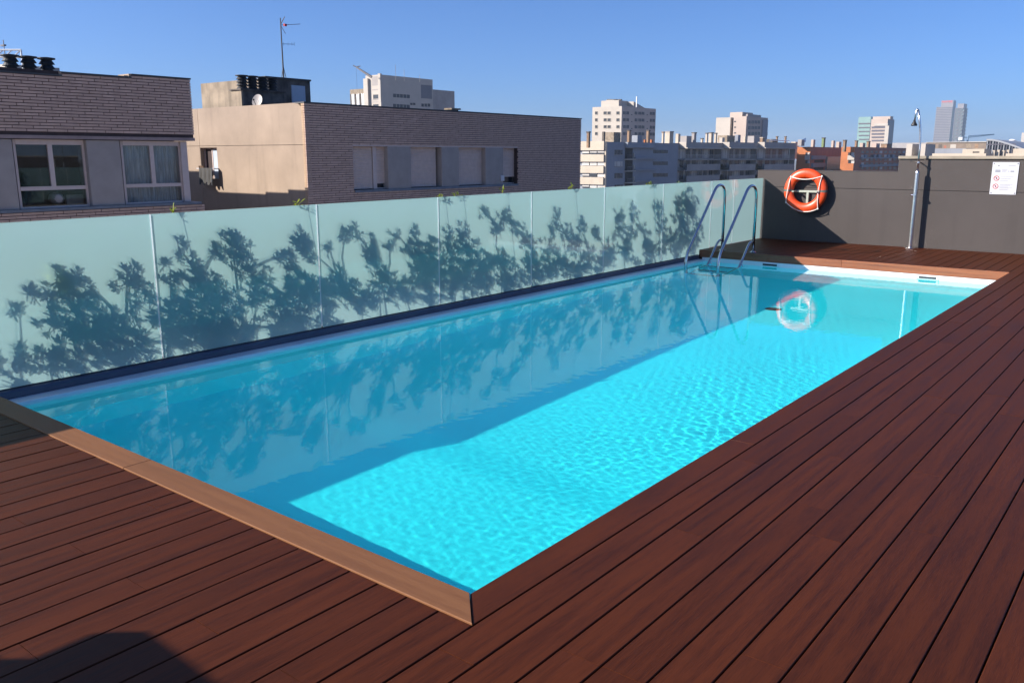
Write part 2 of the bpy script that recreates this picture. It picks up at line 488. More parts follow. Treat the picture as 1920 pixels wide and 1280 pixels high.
# ================================================================== GLASS SCREEN
ZB = -.082
fence = thing('glass_balustrade', 'frosted glass screen of tall panels along the left side of the pool', 'glass screen', (XG, 7, ZB))
jy = [-5.9, -4.35, -2.77, -1.19, .10, 1.69, 3.2955, 4.842, 6.398, 7.98, 9.56, 11.143, 12.725, 13.58, YW - .02]
def gtop(y): return 1.022 + (y - 2.3) * .0034
for a, b_ in zip(jy[:-1], jy[1:]):
    g = .006
    z0 = ZB if b_ < 12.5 else (ZB if a < 12.3 else .004)
    x0, x1 = XG - .020, XG
    za, zb = gtop(a), gtop(b_)
    v = [(x0,a+g,z0),(x1,a+g,z0),(x1,b_-g,z0),(x0,b_-g,z0),(x0,a+g,za),(x1,a+g,za),(x1,b_-g,zb),(x0,b_-g,zb)]
    p = MB()
    p.add(v, [(1,2,6,5)], 0)
    p.add(v, [(0,3,2,1),(4,5,6,7),(0,1,5,4),(2,3,7,6),(3,0,4,7)], 1)
    p.build('glass_panel', [M['film'], M['clear']], fence)
    if b_ < YW - .1:
        MB().box(XG - .017, XG + .0015, b_ - g + .0005, b_ + g - .0005, z0 + .02, zb - .002).build('joint_seal', M['seal'], fence)
ch = MB()
prof = [(-6.115, -.146), (-6.055, -.146), (-6.050, -.138), (-6.050, -.102), (-6.056, -.090), (-6.078, -.083), (-6.115, -.083)]
for a, b_ in ((-6, 7.2), (7.203, YF - .004)):
    ch = MB(); ch.extrude([(x, a, z) for x, z in prof], (0, b_ - a, 0)); ch.f = [f[::-1] for f in ch.f]
    ch.build('base_channel', M['channel'], fence)
MB().box(XG - .001, XG + .004, -6, YF - .004, ZB - .003, ZB + .006).build('gasket', M['black'], fence)

# ================================================================== END WALL
wall = thing('end_wall', 'grey rendered parapet wall at the far end of the pool', 'wall', (-3, YW, 0))
def panel(x0, x1, z0, z1): MB().box(x0, x1, YW, YW + .12, z0, z1).build('wall_panel', M['wall'], wall, bevel=.003)
MB().box(-6.2, 5, YW + .012, YW + .24, -1, 1.19).build('wall_core', M['wall'], wall)
MB().box(-3.842, 5, YW + .013, YW + .239, 1.19, 1.40).build('wall_core', M['wall'], wall)
panel(-6.2, 5, -.3, .909)
up_ring = [(-6.2, YW, .916), (5, YW, .916), (5, YW, 1.396), (-3.845, YW, 1.396), (-3.845, YW, 1.196), (-6.2, YW, 1.196)]
MB().extrude(up_ring, (0, .12, 0)).build('wall_panel', M['wall'], wall, bevel=.003)
MB().box(-6.2, -3.848, YW - .004, YW + .245, 1.196, 1.204).build('wall_edge', M['wall'], wall)
for a, b_ in ((-3.850, -1.9), (-1.897, 1.2), (1.203, 5)):
    MB().box(a, b_, YW - .03, YW + .27, 1.402, 1.447).build('cap_stone', M['cap'], wall, bevel=.005)
MB().lathe((-3.66, YW - .001, 1.372), [(.012, -.004), (.012, .002)], 12, axis='y').build('screw', M['black'], wall)

# ================================================================== PLANTER AND SHRUBS BEHIND THE GLASS
pt = thing('planter_trough', 'long concrete planter trough behind the frosted glass screen', 'planter', (-6.45, 4, -.6))
MB().box(-7.18, -7.10, -6, 14.9, -1.2, -.34).build('outer_side', M['planter'], pt)
MB().box(-6.20, -6.13, -6, 14.9, -1.2, -.16).build('inner_side', M['planter'], pt)
MB().box(-7.10, -6.20, -6, 14.9, -1.2, -.39).build('soil', M['soil'], pt)

def leaf_mat(name, c, tl, mixv=.38):
    m, n, l, b = nmat(name); n.remove(b)
    geo = n.new('ShaderNodeNewGeometry'); tx = n.new('ShaderNodeTexNoise'); tx.inputs['Scale'].default_value = 9
    l.new(geo.outputs['Position'], tx.inputs['Vector'])
    rp = n.new('ShaderNodeValToRGB'); rp.color_ramp.elements[0].position = .35; rp.color_ramp.elements[1].position = .7
    rp.color_ramp.elements[0].color = (*[x * .7 for x in c], 1); rp.color_ramp.elements[1].color = (*[x * 1.25 for x in c], 1)
    l.new(tx.outputs[0], rp.inputs[0])
    d = n.new('ShaderNodeBsdfPrincipled'); d.inputs['Roughness'].default_value = .45; l.new(rp.outputs[0], d.inputs['Base Color'])
    t = n.new('ShaderNodeBsdfTranslucent'); t.inputs['Color'].default_value = (*tl, 1)
    mx = n.new('ShaderNodeMixShader'); mx.inputs[0].default_value = mixv
    l.new(d.outputs[0], mx.inputs[1]); l.new(t.outputs[0], mx.inputs[2]); l.new(mx.outputs[0], n['Material Output'].inputs[0])
    return m
M['leaf'] = leaf_mat('leaf_green', (.045, .090, .022), (.10, .24, .05))
M['leafy'] = leaf_mat('leaf_young', (.26, .28, .035), (.92, .90, .06), .8)
M['shoot'] = leaf_mat('leaf_shoot', (.15, .19, .03), (.36, .42, .05))
M['bark'] = pm('bark', (.11, .085, .065), .9, .2, 30)

# clumps as they show through the glass: x, y in the photograph and radius
CA = [(380,360,55),(480,410,65),(300,470,55),(430,500,75),(560,560,80),(500,650,95),(330,640,70),(600,700,100),(450,780,90),(160,790,50),(280,860,50),(100,540,32),(180,450,24),
 (740,380,75),(810,480,60),(720,330,40),(650,620,60),(780,640,60),(800,740,70),(700,790,60),(1020,200,36),(1080,260,45),(950,320,45),(1120,350,60),(1060,430,80),(1180,440,90),(1000,500,50),(1150,560,115),(1250,620,110),
 (1050,640,90),(930,620,50),(950,720,70),(1150,720,110),(1310,210,90),(1310,140,50),(1200,210,32),(1380,240,42),(1400,330,55),(1300,480,75),(1450,430,60),(1500,350,40),(1700,140,50),(1720,200,70),(1600,240,50),
 (1650,340,75),(1720,400,95),(1560,470,60),(1640,480,90),(1780,470,75),(1600,620,70),(1720,600,90),(1850,400,50),(1560,640,55),(1860,620,60),(1430,620,40),(1850,200,28),(1330,640,90),(1280,760,80)]
CB = [(185,330,45),(130,340,30),(270,350,38),(390,320,30),(360,370,36),(490,330,40),(560,380,45),(660,320,32),(740,310,42),(740,370,50),(820,190,30),(935,220,42),(910,280,46),(1000,290,32),(1040,320,38),(480,420,62),
 (580,430,70),(690,430,70),(800,440,70),(550,500,85),(700,500,85),(850,480,80),(960,520,80),(920,450,50),(300,480,50),(270,420,50),(120,570,65),(60,620,60),(150,640,60),(220,700,36),(30,720,50),(400,620,60),(480,600,70),
 (560,580,80),(650,580,75),(750,570,75),(850,560,75),(980,570,80),(1080,390,50),(1100,480,55),(1170,390,50),(1220,230,30),(1200,290,38),(1270,320,42),(1300,380,50),(1350,260,28),(1350,320,42),(1420,320,34),(1250,470,70),
 (1380,480,60),(1180,520,55),(1500,400,50),(1540,240,40),(1540,300,50),(1620,220,38),(1610,300,42),(1660,300,32),(1690,380,52),(1740,200,40),(1760,280,52),(1800,360,52),(1890,160,40),(1850,180,28),(1870,290,44),(1580,420,45),(1700,440,50),
 (1050,560,60),(1130,570,50),(1320,520,50),(1450,450,45),(1900,360,45),(1830,410,45),(300,600,40),(340,560,40)]
CC = [(1285,372,22),(1272,395,22),(1300,388,18),(1290,425,26),(1275,440,24),(1312,430,16),(1300,455,20)]
clumps = [(x / 3, 400 + y / 3, r / 3) for x, y, r in CA] + [(600 + x / 2.743, 320 + y / 2.743, r / 2.743) for x, y, r in CB] + CC
rnd = random.Random(21)
for q in range(46):                                      # dense growth low behind the glass
    yy = 2.05 + 9.9 * q / 46 + rnd.uniform(-.08, .08); zz = rnd.uniform(-.02, .30) if q > 3 else rnd.uniform(-.02, .18)
    dv = Vector((XG, yy, zz)) - CAM; dp = dv.dot(FWD)
    clumps.append((960 + FPX * dv.dot(RGT) / dp, 640 - FPX * dv.dot(UPV) / dp, rnd.uniform(.07, .12) * FPX / dv.length))
pts = []
for px, py, rp in clumps:
    g = onx(px, py, XG)
    dist = (g - CAM).length
    rm = rp / FPX * dist
    dl = max(.05, min(rnd.uniform(.16, .62), (.95 - g.z - rm) / .76))
    pts.append((Vector((XG - dl, g.y - 1.029 * dl, g.z + .686 * dl)), rm))
bases = [1.95, 2.75, 3.45, 4.15, 4.85, 5.5, 6.2, 6.9, 7.7, 8.5, 9.3, 10.1, 10.95, 11.8]
own = {i: [] for i in range(len(bases))}
yng = onx(125, 535, XG); yng = Vector((XG - .06, yng.y - .06, yng.z + .04))
pts.append((yng, .085))
for p, rm in pts:
    i = min(range(len(bases)), key=lambda k: abs(bases[k] - p.y) + rnd.uniform(-.15, .15))
    own[i].append((p, rm))
LABELS = ['nearest shrub behind the glass, leaning left with yellowing top leaves', 'second nearest shrub behind the glass, its branch reaching towards the first glass joint',
  'broad dense shrub behind the second glass panel from the left', 'tall shrub with a round head just left of the second glass joint', 'shrub crossing the second glass joint from the left, thin stems showing',
  'open spindly shrub just right of the second glass joint', 'low loose shrub behind the middle of the third glass panel', 'shrub behind the third glass joint with two small tufts on top',
  'tall shrub with isolated tufts behind the fourth glass panel', 'dense low shrub left of the fourth glass joint', 'shrub just right of the fourth glass joint with narrow upright tufts',
  'shrub left of the fifth glass joint with rounded heads', 'slender shrub behind the sixth glass panel from the left', 'last shrub behind the glass, beside the pool ladder']
def leaf(mb, p, d, up, ln, wd, mi):
    d = d.normalized(); s_ = d.cross(up); s_ = s_.normalized() if s_.length > 1e-4 else d.orthogonal().normalized()
    n_ = s_.cross(d)
    a = p; b_ = p + d*ln*.45 + s_*wd*.5 + n_*ln*.05; c_ = p + d*ln*.78 + s_*wd*.42; e = p + d*ln - n_*ln*.08; f_ = p + d*ln*.78 - s_*wd*.42; g_ = p + d*ln*.45 - s_*wd*.5 + n_*ln*.05
    mid = p + d*ln*.6 - n_*ln*.02
    mb.add([a, b_, c_, e, f_, g_, mid], [(0, 1, 6), (1, 2, 6), (2, 3, 6), (3, 4, 6), (4, 5, 6), (5, 0, 6)], mi)
for i, bx in enumerate(bases):
    own[i].sort(key=lambda t: -t[0].z)
    base = Vector((-6.50 - rnd.uniform(0, .12), bx - .35, -.39))
    sh = thing('shrub', LABELS[i], 'shrub', base, 'shrubs in the planter behind the glass')
    lf, st = MB(), MB()
    tops = [p for p, r in own[i]]
    for q, (p, rm) in enumerate(own[i]):
        # stem from the ground, leaning towards its clump
        if q % 2 == 0 or rm < .1:
            foot = Vector((base.x + rnd.uniform(-.06, .06), base.y * .45 + (p.y) * .55 + rnd.uniform(-.06, .06), -.4))
            low = [pp for pp, r_ in own[i] if pp.z < p.z - .10 and (pp - p).length < .55]
            if low and rnd.random() < .8: foot = min(low, key=lambda pp: (pp - p).length)      # branch off a lower clump
            k1 = foot.lerp(p, .45) + Vector((rnd.uniform(-.04, .04), rnd.uniform(-.09, .09), .03))
            path = []
            for t in [0, .2, .4, .6, .8, 1]:
                path.append(foot * (1-t)**2 + k1 * (2*t*(1-t)) + p * t*t + Vector((0, rnd.uniform(-.012, .012), 0)))
            rr = rnd.uniform(.007, .013)
            st.tube(path, [rr*1.5, rr*1.3, rr*1.1, rr, rr*.8, rr*.5], 6)
        nros = max(5, int(rm / .075 * rm / .075 * 9))
        nros = min(nros, 38)
        for _ in range(nros):
            v = Vector((rnd.gauss(0, .35), rnd.gauss(0, .62), rnd.gauss(0, .62)))
            if v.length > 1.1: v *= 1.1 / v.length
            c_ = p + Vector((v.x * min(rm, .14), v.y * rm, v.z * rm)); c_.x = min(c_.x, XG - .125)
            if p is yng: c_.x = XG - .055 - abs(v.x) * .03
            ax = (Vector((rnd.uniform(-.6, .6), rnd.uniform(-.6, .6), rnd.uniform(.1, .9))) + Vector((0, v.y, v.z)) * .7).normalized()
            young = p is yng
            st.tube([c_ - ax * .09, c_], [.0035, .003], 4)
            for kk in range(rnd.randint(8, 12)):
                a = kk * 2.4 + rnd.uniform(-.3, .3)
                o1 = ax.orthogonal().normalized(); o2 = ax.cross(o1)
                dr_ = (o1 * math.cos(a) + o2 * math.sin(a)) * rnd.uniform(.35, 1.0) + ax * rnd.uniform(.35, 1.2)
                ln = rnd.uniform(.032, .062)
                leaf(lf, c_ - ax * rnd.uniform(0, .04), dr_, ax, ln, ln * rnd.uniform(.30, .40), 1 if young else 0)
    lf.v = [(min(x, XG - .024), y, z) for x, y, z in lf.v]; st.v = [(min(x, XG - .026), y, z) for x, y, z in st.v]
    lf.build('foliage', [M['leaf'], M['leafy']], sh, kind='stuff')
    st.build('stems', M['bark'], sh, smooth=True)
# young shoots that show above the glass edge
for q, (px, py, lab) in enumerate([(322, 392, 'thin yellow grass blade tips above the glass near the left brick building'), (561, 380, 'yellow green shoot above the glass below the tan wall corner'),
        (822, 366, 'yellow green shoot above the glass below the second shutter'), (857, 364, 'small yellow green shoot above the glass below the third shutter'),
        (941, 357, 'single tiny yellow shoot above the glass below the half closed shutter'), (1069, 349, 'yellow green shoot above the glass at the end of the brick facade'),
        (1217, 344, 'wide yellow green tuft above the glass before the grey apartment block')]):
    tip = onx(px, py, XG - .05); foot = Vector((-6.30, tip.y - .05, -.4))
    sp = thing('shoot', lab, 'plant shoot', foot, 'young shoots rising above the glass')
    st = MB().tube([foot, foot.lerp(tip, .5) + Vector((-.05, .02, .0)), tip], [.006, .005, .0025], 5)
    lf = MB()
    nl = [6, 12, 16, 9, 5, 10, 18][q]; spread = [.3, .8, .9, .8, .3, .7, 1.3][q]
    for kk in range(nl):
        d = Vector((rnd.uniform(-1, 1) * .6, rnd.uniform(-1, 1) * spread, rnd.uniform(.0, .55)))
        leaf(lf, tip + Vector((0, rnd.uniform(-.05, .05) * spread, rnd.uniform(-.05, -.0))), d, Vector((0, 0, 1)), rnd.uniform(.05, .08), .02, 0)
    lf.v = [(min(x, XG - .024), y, z) for x, y, z in lf.v]
    lf.build('leaves', M['shoot'], sp, kind='stuff'); st.build('stem', M['bark'], sp)

# ================================================================== POOL LADDER
lad = thing('pool_ladder', 'stainless steel pool ladder with two tall arched handrails at the far end', 'pool ladder', (-5.48, 12.46, 0))
def arc(pts, corners_r=.12, n=7):
    pts = [Vector(p) for p in pts]; out = [pts[0]]
    for i in range(1, len(pts)-1):
        a, b_, c_ = pts[i-1], pts[i], pts[i+1]
        r_ = corners_r[i-1] if isinstance(corners_r, (list, tuple)) else corners_r
        d1 = (a-b_); d2 = (c_-b_); k1 = b_ + d1.normalized()*min(r_, d1.length*.48); k2 = b_ + d2.normalized()*min(r_, d2.length*.48)
        for t in [j/n for j in range(n+1)]: out.append(k1*(1-t)**2 + b_*2*t*(1-t) + k2*t*t)
    out.append(pts[-1]); return out
for X in (-5.735, -5.225):
    rl = MB().tube(arc([(X, 12.47, 0), (X, 12.47, .985), (X, 12.19, 1.03), (X, 11.245, .02), (X, 11.30, -.56)], [.20, .16, .16], 8), .0215, 14).build('handrail', M['steel'], lad, smooth=True)
    MB().tube(arc([(X, 12.47, .165), (X, 12.32, .17), (X, 12.0, -.17), (X, 11.42, -.66)], [.10, .2], 6), .019, 12).build('stringer', M['steel'], lad, smooth=True)
    MB().tube([(X, 12.03, -.13), (X, 12.32, -.36)], .017, 10).build('wall_strut', M['steel'], lad, smooth=True)
    MB().lathe((X, 12.47, .0), [(.052, .001), (.052, .006), (.036, .014), (.026, .022)], 20).build('foot_flange', M['steel'], lad, smooth=False)
for q, (y, z) in enumerate([(11.90, -.245), (11.62, -.46), (11.36, -.66)]):
    MB().box(-5.715, -5.245, y - .05, y + .05, z - .012, z + .012).build('tread', M['steel'], lad, bevel=.006)
for o in lad.children: o.cycles.is_caustics_receiver = True

# ================================================================== LIFE RING AND BRACKET
RC = Vector((-5.285, 14.700, .863))
ring = thing('life_ring', 'orange life ring with white grab rope hung on the grey end wall', 'life ring', RC)
rt = [(RC.x + .292*math.cos(a), RC.y, RC.z + .292*math.sin(a)) for a in [2*math.pi*k/64 for k in range(64)]]
body = MB(); o0 = 0
for k in range(64):
    a = 2*math.pi*k/64; er = Vector((math.cos(a), 0, math.sin(a)))
    for j in range(20):
        b_ = 2*math.pi*j/20
        body.v.append(tuple(RC + er*(.292 + .083*math.cos(b_)) + Vector((0, .055*math.sin(b_), 0))))
for k in range(64):
    for j in range(20):
        body.f.append((k*20+j, k*20+(j+1) % 20, ((k+1) % 64)*20+(j+1) % 20, ((k+1) % 64)*20+j)); body.m.append(0)
body.f = [f[::-1] for f in body.f]
bo = body.build('ring_body', M['orange'], ring, smooth=True)
for aa in (92, 215, 252):                                       # moulded seams
    a = R(aa); er = Vector((math.cos(a), 0, math.sin(a)))
    MB().tube([RC + er*(.292+.0835*math.cos(t)) + Vector((0, .0555*math.sin(t), 0)) for t in [2*math.pi*j/20 for j in range(20)]], .0018, 4, closed=True).build('seam', M['orange'], ring)
for aa in (0, 180):                                             # reflective bands
    s_ = MB()
    for k in range(5):
        a = R(aa - 3.6 + k*1.8); er = Vector((math.cos(a), 0, math.sin(a)))
        for j in range(20):
            b_ = 2*math.pi*j/20
            s_.v.append(tuple(RC + er*(.292 + .0842*math.cos(b_)) + Vector((0, .0562*math.sin(b_), 0))))
    for k in range(4):
        for j in range(20): s_.f.append((k*20+(j+1) % 20, k*20+j, (k+1)*20+j, (k+1)*20+(j+1) % 20)); s_.m.append(0)
    s_.build('reflective_band', M['reflect'], ring, smooth=True)
def onring(deg, ro=.30, y=-.058): return RC + Vector((math.cos(R(deg))*ro, y, math.sin(R(deg))*ro))
kn = [onring(137, .345, -.045), onring(42, .375, -.04), onring(310, .385, -.04), onring(213, .375, -.04)]
def sag(a, b_, amt, n=10):
    return [a.lerp(b_, t) + amt * (4*t*(1-t)) for t in [i/n for i in range(n+1)]]
rp = []
rp += sag(kn[0], kn[1], Vector((0, -.03, -.05)))
rp += sag(kn[1], kn[2], Vector((-.02, -.035, .0)))[1:]
rp += sag(kn[2], kn[3], Vector((0, -.0, -.10)))[1:]
rp += sag(kn[3], kn[0], Vector((-.0, -.035, .0)))[1:-1]
MB().tube(rp, .0075, 8, closed=True).build('grab_rope', M['rope'], ring, smooth=True)
for p in kn: MB().lathe(p, [(.006, -.014), (.014, -.008), (.014, .008), (.006, .014)], 10).build('rope_clip', M['rope'], ring)
br = thing('ring_bracket', 'pale T shaped metal bracket behind the orange life ring', 'bracket', (-5.28, YW, .85))
MB().box(-5.49, -5.05, YW - .045, YW - .004, .832, .868).build('cross_bar', M['bracket'], br, bevel=.004)
MB().box(-5.285, -5.245, YW - .050, YW - .003, .62, .8315).build('upright', M['bracket'], br, bevel=.004)
for xx in (-5.47, -5.07):
    MB().box(xx - .018, xx + .018, YW - .20, YW - .046, .838, .862).build('support_arm', M['bracket'], br, bevel=.003)
for xx in (-5.455, -5.085): MB().lathe((xx, YW - .047, .85), [(.008, -.004), (.008, .003)], 8, axis='y').build('bolt', M['steel'], br)

# ================================================================== OUTDOOR SHOWER
SX, SY = -3.516, 14.665
shw = thing('outdoor_shower', 'slim stainless steel outdoor shower column with curved riser and small head', 'shower', (SX, SY, 0))
MB().lathe((SX, SY, .001), [(.085, 0), (.085, .008), (.04, .014)], 28).build('base_plate', M['chrome'], shw)
MB().lathe((SX, SY, .012), [(.031, 0), (.031, .86)], 24).build('column', M['chrome'], shw, smooth=False)
MB().lathe((SX, SY, .86), [(.036, 0), (.036, .012), (.034, .014), (.034, .33), (.028, .352)], 24).build('sleeve', M['chrome'], shw)
MB().tube(arc([(SX, SY, 1.2), (SX - .004, SY, 1.80), (SX - .075, SY - .02, 2.15)], [.25], 8), .0155, 12).build('riser_pipe', M['chrome'], shw, smooth=True)
MB().tube(arc([(SX - .074, SY - .02, 2.146), (SX - .085, SY - .03, 2.165), (SX - .098, SY - .04, 2.12), (SX - .105, SY - .045, 1.995)], [.012, .02], 5), .011, 10).build('head_arm', M['chrome'], shw, smooth=True)
MB().lathe((SX - .107, SY - .045, 1.905), [(.043, 0), (.046, .012), (.040, .030), (.022, .060), (.014, .095)], 20).build('shower_head', M['black'], shw, smooth=True)
MB().lathe((SX, SY, 1.335), [(.024, 0), (.024, .022)], 14).build('pipe_clamp', M['chrome'], shw)
MB().box(SX - .006, SX + .006, SY + .018, YW, 1.340, 1.352).build('wall_stay', M['chrome'], shw)
vb = MB().lathe((SX, SY - .03, .845), [(.022, -.03), (.022, .004)], 14, axis='y').build('valve', M['chrome'], shw)
MB().lathe((SX - .035, SY - .02, .84), [(.016, -.02), (.016, .02)], 12, axis='x').build('valve_knob', M['chrome'], vb)

# ================================================================== SIGN ON THE WALL
sg = thing('rules_sign', 'white pool rules sign with two red pictograms on the end wall', 'sign', (-2.32, YW - .004, 1.115))
YS_ = YW - .004
sb = MB().box(-2.496, -2.143, YS_ - .005, YS_, .878, 1.356).build('sign_board', M['white'], sg, bevel=.002)
for x in (-2.475, -2.163):
    for z in (.9, 1.336): MB().lathe((x, YS_ - .007, z), [(.007, -.003), (.007, .003)], 10, axis='y').build('sign_bolt', M['black'], sg)
yp = YS_ - .0062
def bar(x0, x1, z, h, mat, nm='printed_line'): MB().box(x0, x1, yp, yp + .0009, z - h/2, z + h/2).build(nm, mat, sb)
bar(-2.285, -2.19, 1.305, .006, M['print']); bar(-2.425, -2.40, 1.305, .016, M['print'])
bar(-2.452, -2.382, 1.236, .010, M['printd']); bar(-2.452, -2.382, 1.218, .010, M['printd'])
bar(-2.365, -2.29, 1.242, .005, M['print']); bar(-2.365, -2.30, 1.228, .004, M['print']); bar(-2.365, -2.31, 1.214, .004, M['print'])
bar(-2.275, -2.268, 1.222, .016, M['printd']); bar(-2.25, -2.20, 1.222, .012, M['printd'])
for z0, zz in ((1.118, (1.146, 1.112, 1.082)), (.998, (1.026, 1.012, .990, .978, .956, .944))):
    cx = -2.425
    ringm = MB().tube([(cx + .034*math.cos(t), yp, z0 + .034*math.sin(t)) for t in [2*math.pi*k/28 for k in range(28)]], .0042, 6, closed=True)
    ringm.build('pictogram_circle', M['printr'], sb)
    MB().tube([(cx - .024, yp, z0 + .024), (cx + .024, yp, z0 - .024)], .0032, 6).build('pictogram_slash', M['printr'], sb)
    MB().box(cx - .006, cx + .008, yp, yp + .001, z0 - .016, z0 + .014).build('pictogram_figure', M['printd'], sb)
    for q, z in enumerate(zz): bar(-2.372, -2.20 - .03 * ((q * 7) % 3), z, .0042, M['print'])

# ================================================================== ADDED SHADOW CASTER OUT OF VIEW (outline cut to the shadow at lower left)
h = 1.3
sn = thing('shadow_caster', 'unseen plate on posts added to cast the shadow on the near deck', 'shadow caster', (-2.2 - 1.458*h, -.1 - 1.5*h, 0))
shadow_outline = [(-3.1, .80), (-2.59, .81), (-2.455, .924), (-2.452, 1.107), (-2.38, 1.165), (-1.974, 1.148), (-1.5, 1.13), (-1.5, -.45), (-3.1, -.45)]
MB().prism([(x - 1.458*h, y - 1.5*h) for x, y in shadow_outline], h - .04, h).build('caster_plate', M['deck'], sn)
for x, y in ((-2.95, -.3), (-1.65, -.3), (-2.3, .4)):
    MB().tube([(x - 1.458*h, y - 1.5*h, .001), (x - 1.458*h, y - 1.5*h, h - .041)], .035, 10).build('post', M['deck'], sn)

# ================================================================== THE CITY
M['ground'] = pm('city_ground', (.16, .15, .14), .95, .25, .05)
M['brick'] = pm('brick_face', (.53, .36, .285), .85, .07, 5, rnd=.07, bump=.3, bscale=120)
M['brickl'] = M['brick']
M['lintel'] = pm('lintel_stone', (.30, .225, .21), .85, .1, 3)
M['mortar'] = pm('mortar', (.055, .038, .038), .95, .15, 6)
M['tan'] = pm('tan_concrete', (0.3264, 0.2482, 0.187), .85, .10, .8, bump=.15, streak=.28)
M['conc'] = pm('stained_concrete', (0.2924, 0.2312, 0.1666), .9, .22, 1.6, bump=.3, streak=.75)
M['soot_shade'] = pm('soot_shade_concrete', (.14, .118, .10), .95, .3, 2.5, streak=.5)  # dirty concrete; also darkens shaded faces and recesses by colour
M['pier'] = pm('pier_render', (.34, .295, .27), .9, .07, 2, bump=.2)
M['coping_m'] = pm('metal_coping', (.05, .052, .055), .6)
M['frame'] = pm('window_frame', (.54, .43, .39), .45, .04, 8)
M['shutter'] = pm('roller_shutter', (.60, .465, .40), .6, .05, 8)
M['sill'] = pm('sill_slate', (.15, .17, .20), .6, .1, 5)
M['room'] = pm('room_dark', (.035, .032, .035), .9, .3, 1.5)
M['curtain'] = pm('curtain_white', (.75, .75, .77), .9, .25, 7, stretch=(1, 6, .3))
M['pane'] = glass_pane('window_glass', (.02, .024, .03))
m, n, l, b = nmat('window_clear'); n.remove(b)
tp = n.new('ShaderNodeBsdfTransparent'); tp.inputs['Color'].default_value = (.75, .78, .78, 1)
gs = n.new('ShaderNodeBsdfGlossy'); gs.inputs['Roughness'].default_value = .01
mx = n.new('ShaderNodeMixShader'); mx.inputs[0].default_value = .045
l.new(tp.outputs[0], mx.inputs[1]); l.new(gs.outputs[0], mx.inputs[2]); l.new(mx.outputs[0], n['Material Output'].inputs[0])
M['clearp'] = m
M['dishm'] = pm('dish_paint', (.42, .38, .34), .5, .05, 6)
M['cbrick'] = pm('sunny_brick', (.42, .29, .19), .85, .1, 6)
M['door'] = pm('pale_door', (.40, .46, .53), .5, .05, 3)
M['cream'] = pm('cream_render', (0.4624, 0.3944, 0.3128), .85, .06, .3, streak=.12)
M['white_b'] = pm('white_render', (.43, .385, .335), .85, .05, .2, streak=.08)
M['greyb'] = pm('bluegrey_render', (.24, .255, .29), .85, .06, .3, streak=.10)
M['greyw'] = pm('warm_grey_render', (.32, .29, .275), .85, .08, .3, streak=.12)
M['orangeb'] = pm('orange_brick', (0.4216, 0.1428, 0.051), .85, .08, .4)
M['redb_shade'] = pm('red_brown_shaded_brick', (.34, .13, .085), .85, .10, .4)  # orange brick with the side's shade put into its colour
M['greenb'] = pm('green_tile', (.15, .21, .08), .7, .1, .5)
M['winfar'] = pm('far_window', (.035, .04, .05), .35, .15, .6, spec=.25)
M['blind'] = pm('window_blind', (.50, .47, .44), .7, .1, .4)
M['rail'] = pm('balcony_rail', (.20, .19, .19), .5, .1, 1)
M['chim'] = pm('chimney_brick', (0.2856, 0.1836, 0.1156), .9, .2, 1)
M['teal_g'] = pm('green_curtain_wall', (.20, .31, .29), .25, .06, .1)
M['beige_b'] = pm('beige_stone', (0.4216, 0.34, 0.2856), .8, .06, .1)
M['tower_d'] = pm('tower_dark', (.10, .092, .11), .4, .05, .1)
M['tower_l'] = pm('tower_light', (.21, .195, .205), .5, .04, .1)
M['steelw'] = pm('white_steel', (.78, .78, .78), .5, .03, 1)
M['crane'] = pm('crane_blue', (.13, .22, .33), .6, .05, 1)
M['red'] = pm('red_letters', (.75, .05, .06), .5, .03, 5)
M['metal_r'] = pm('roof_metal', (0.2856, 0.2924, 0.3128), .5, .06, .5)
M['solar'] = pm('solar_panel', (.04, .08, .20), .2, .05, 3)
M['brownw'] = pm('brown_wall', (0.2312, 0.1768, 0.136), .9, .12, .2)

g = MB(); g.add([(-6000, -6000, -19), (6000, -6000, -19), (6000, 6000, -19), (-6000, 6000, -19)], [(0, 1, 2, 3)])
tag(g.build('ground', M['ground']), kind='structure')
# the block that carries the terrace
own_b = thing('terrace_building', 'concrete block under the roof terrace', 'building', (0, 4, -19))
MB().box(-7.2, 6, -8, 16, -19, -1.21).build('building_wall', M['greyw'], own_b)

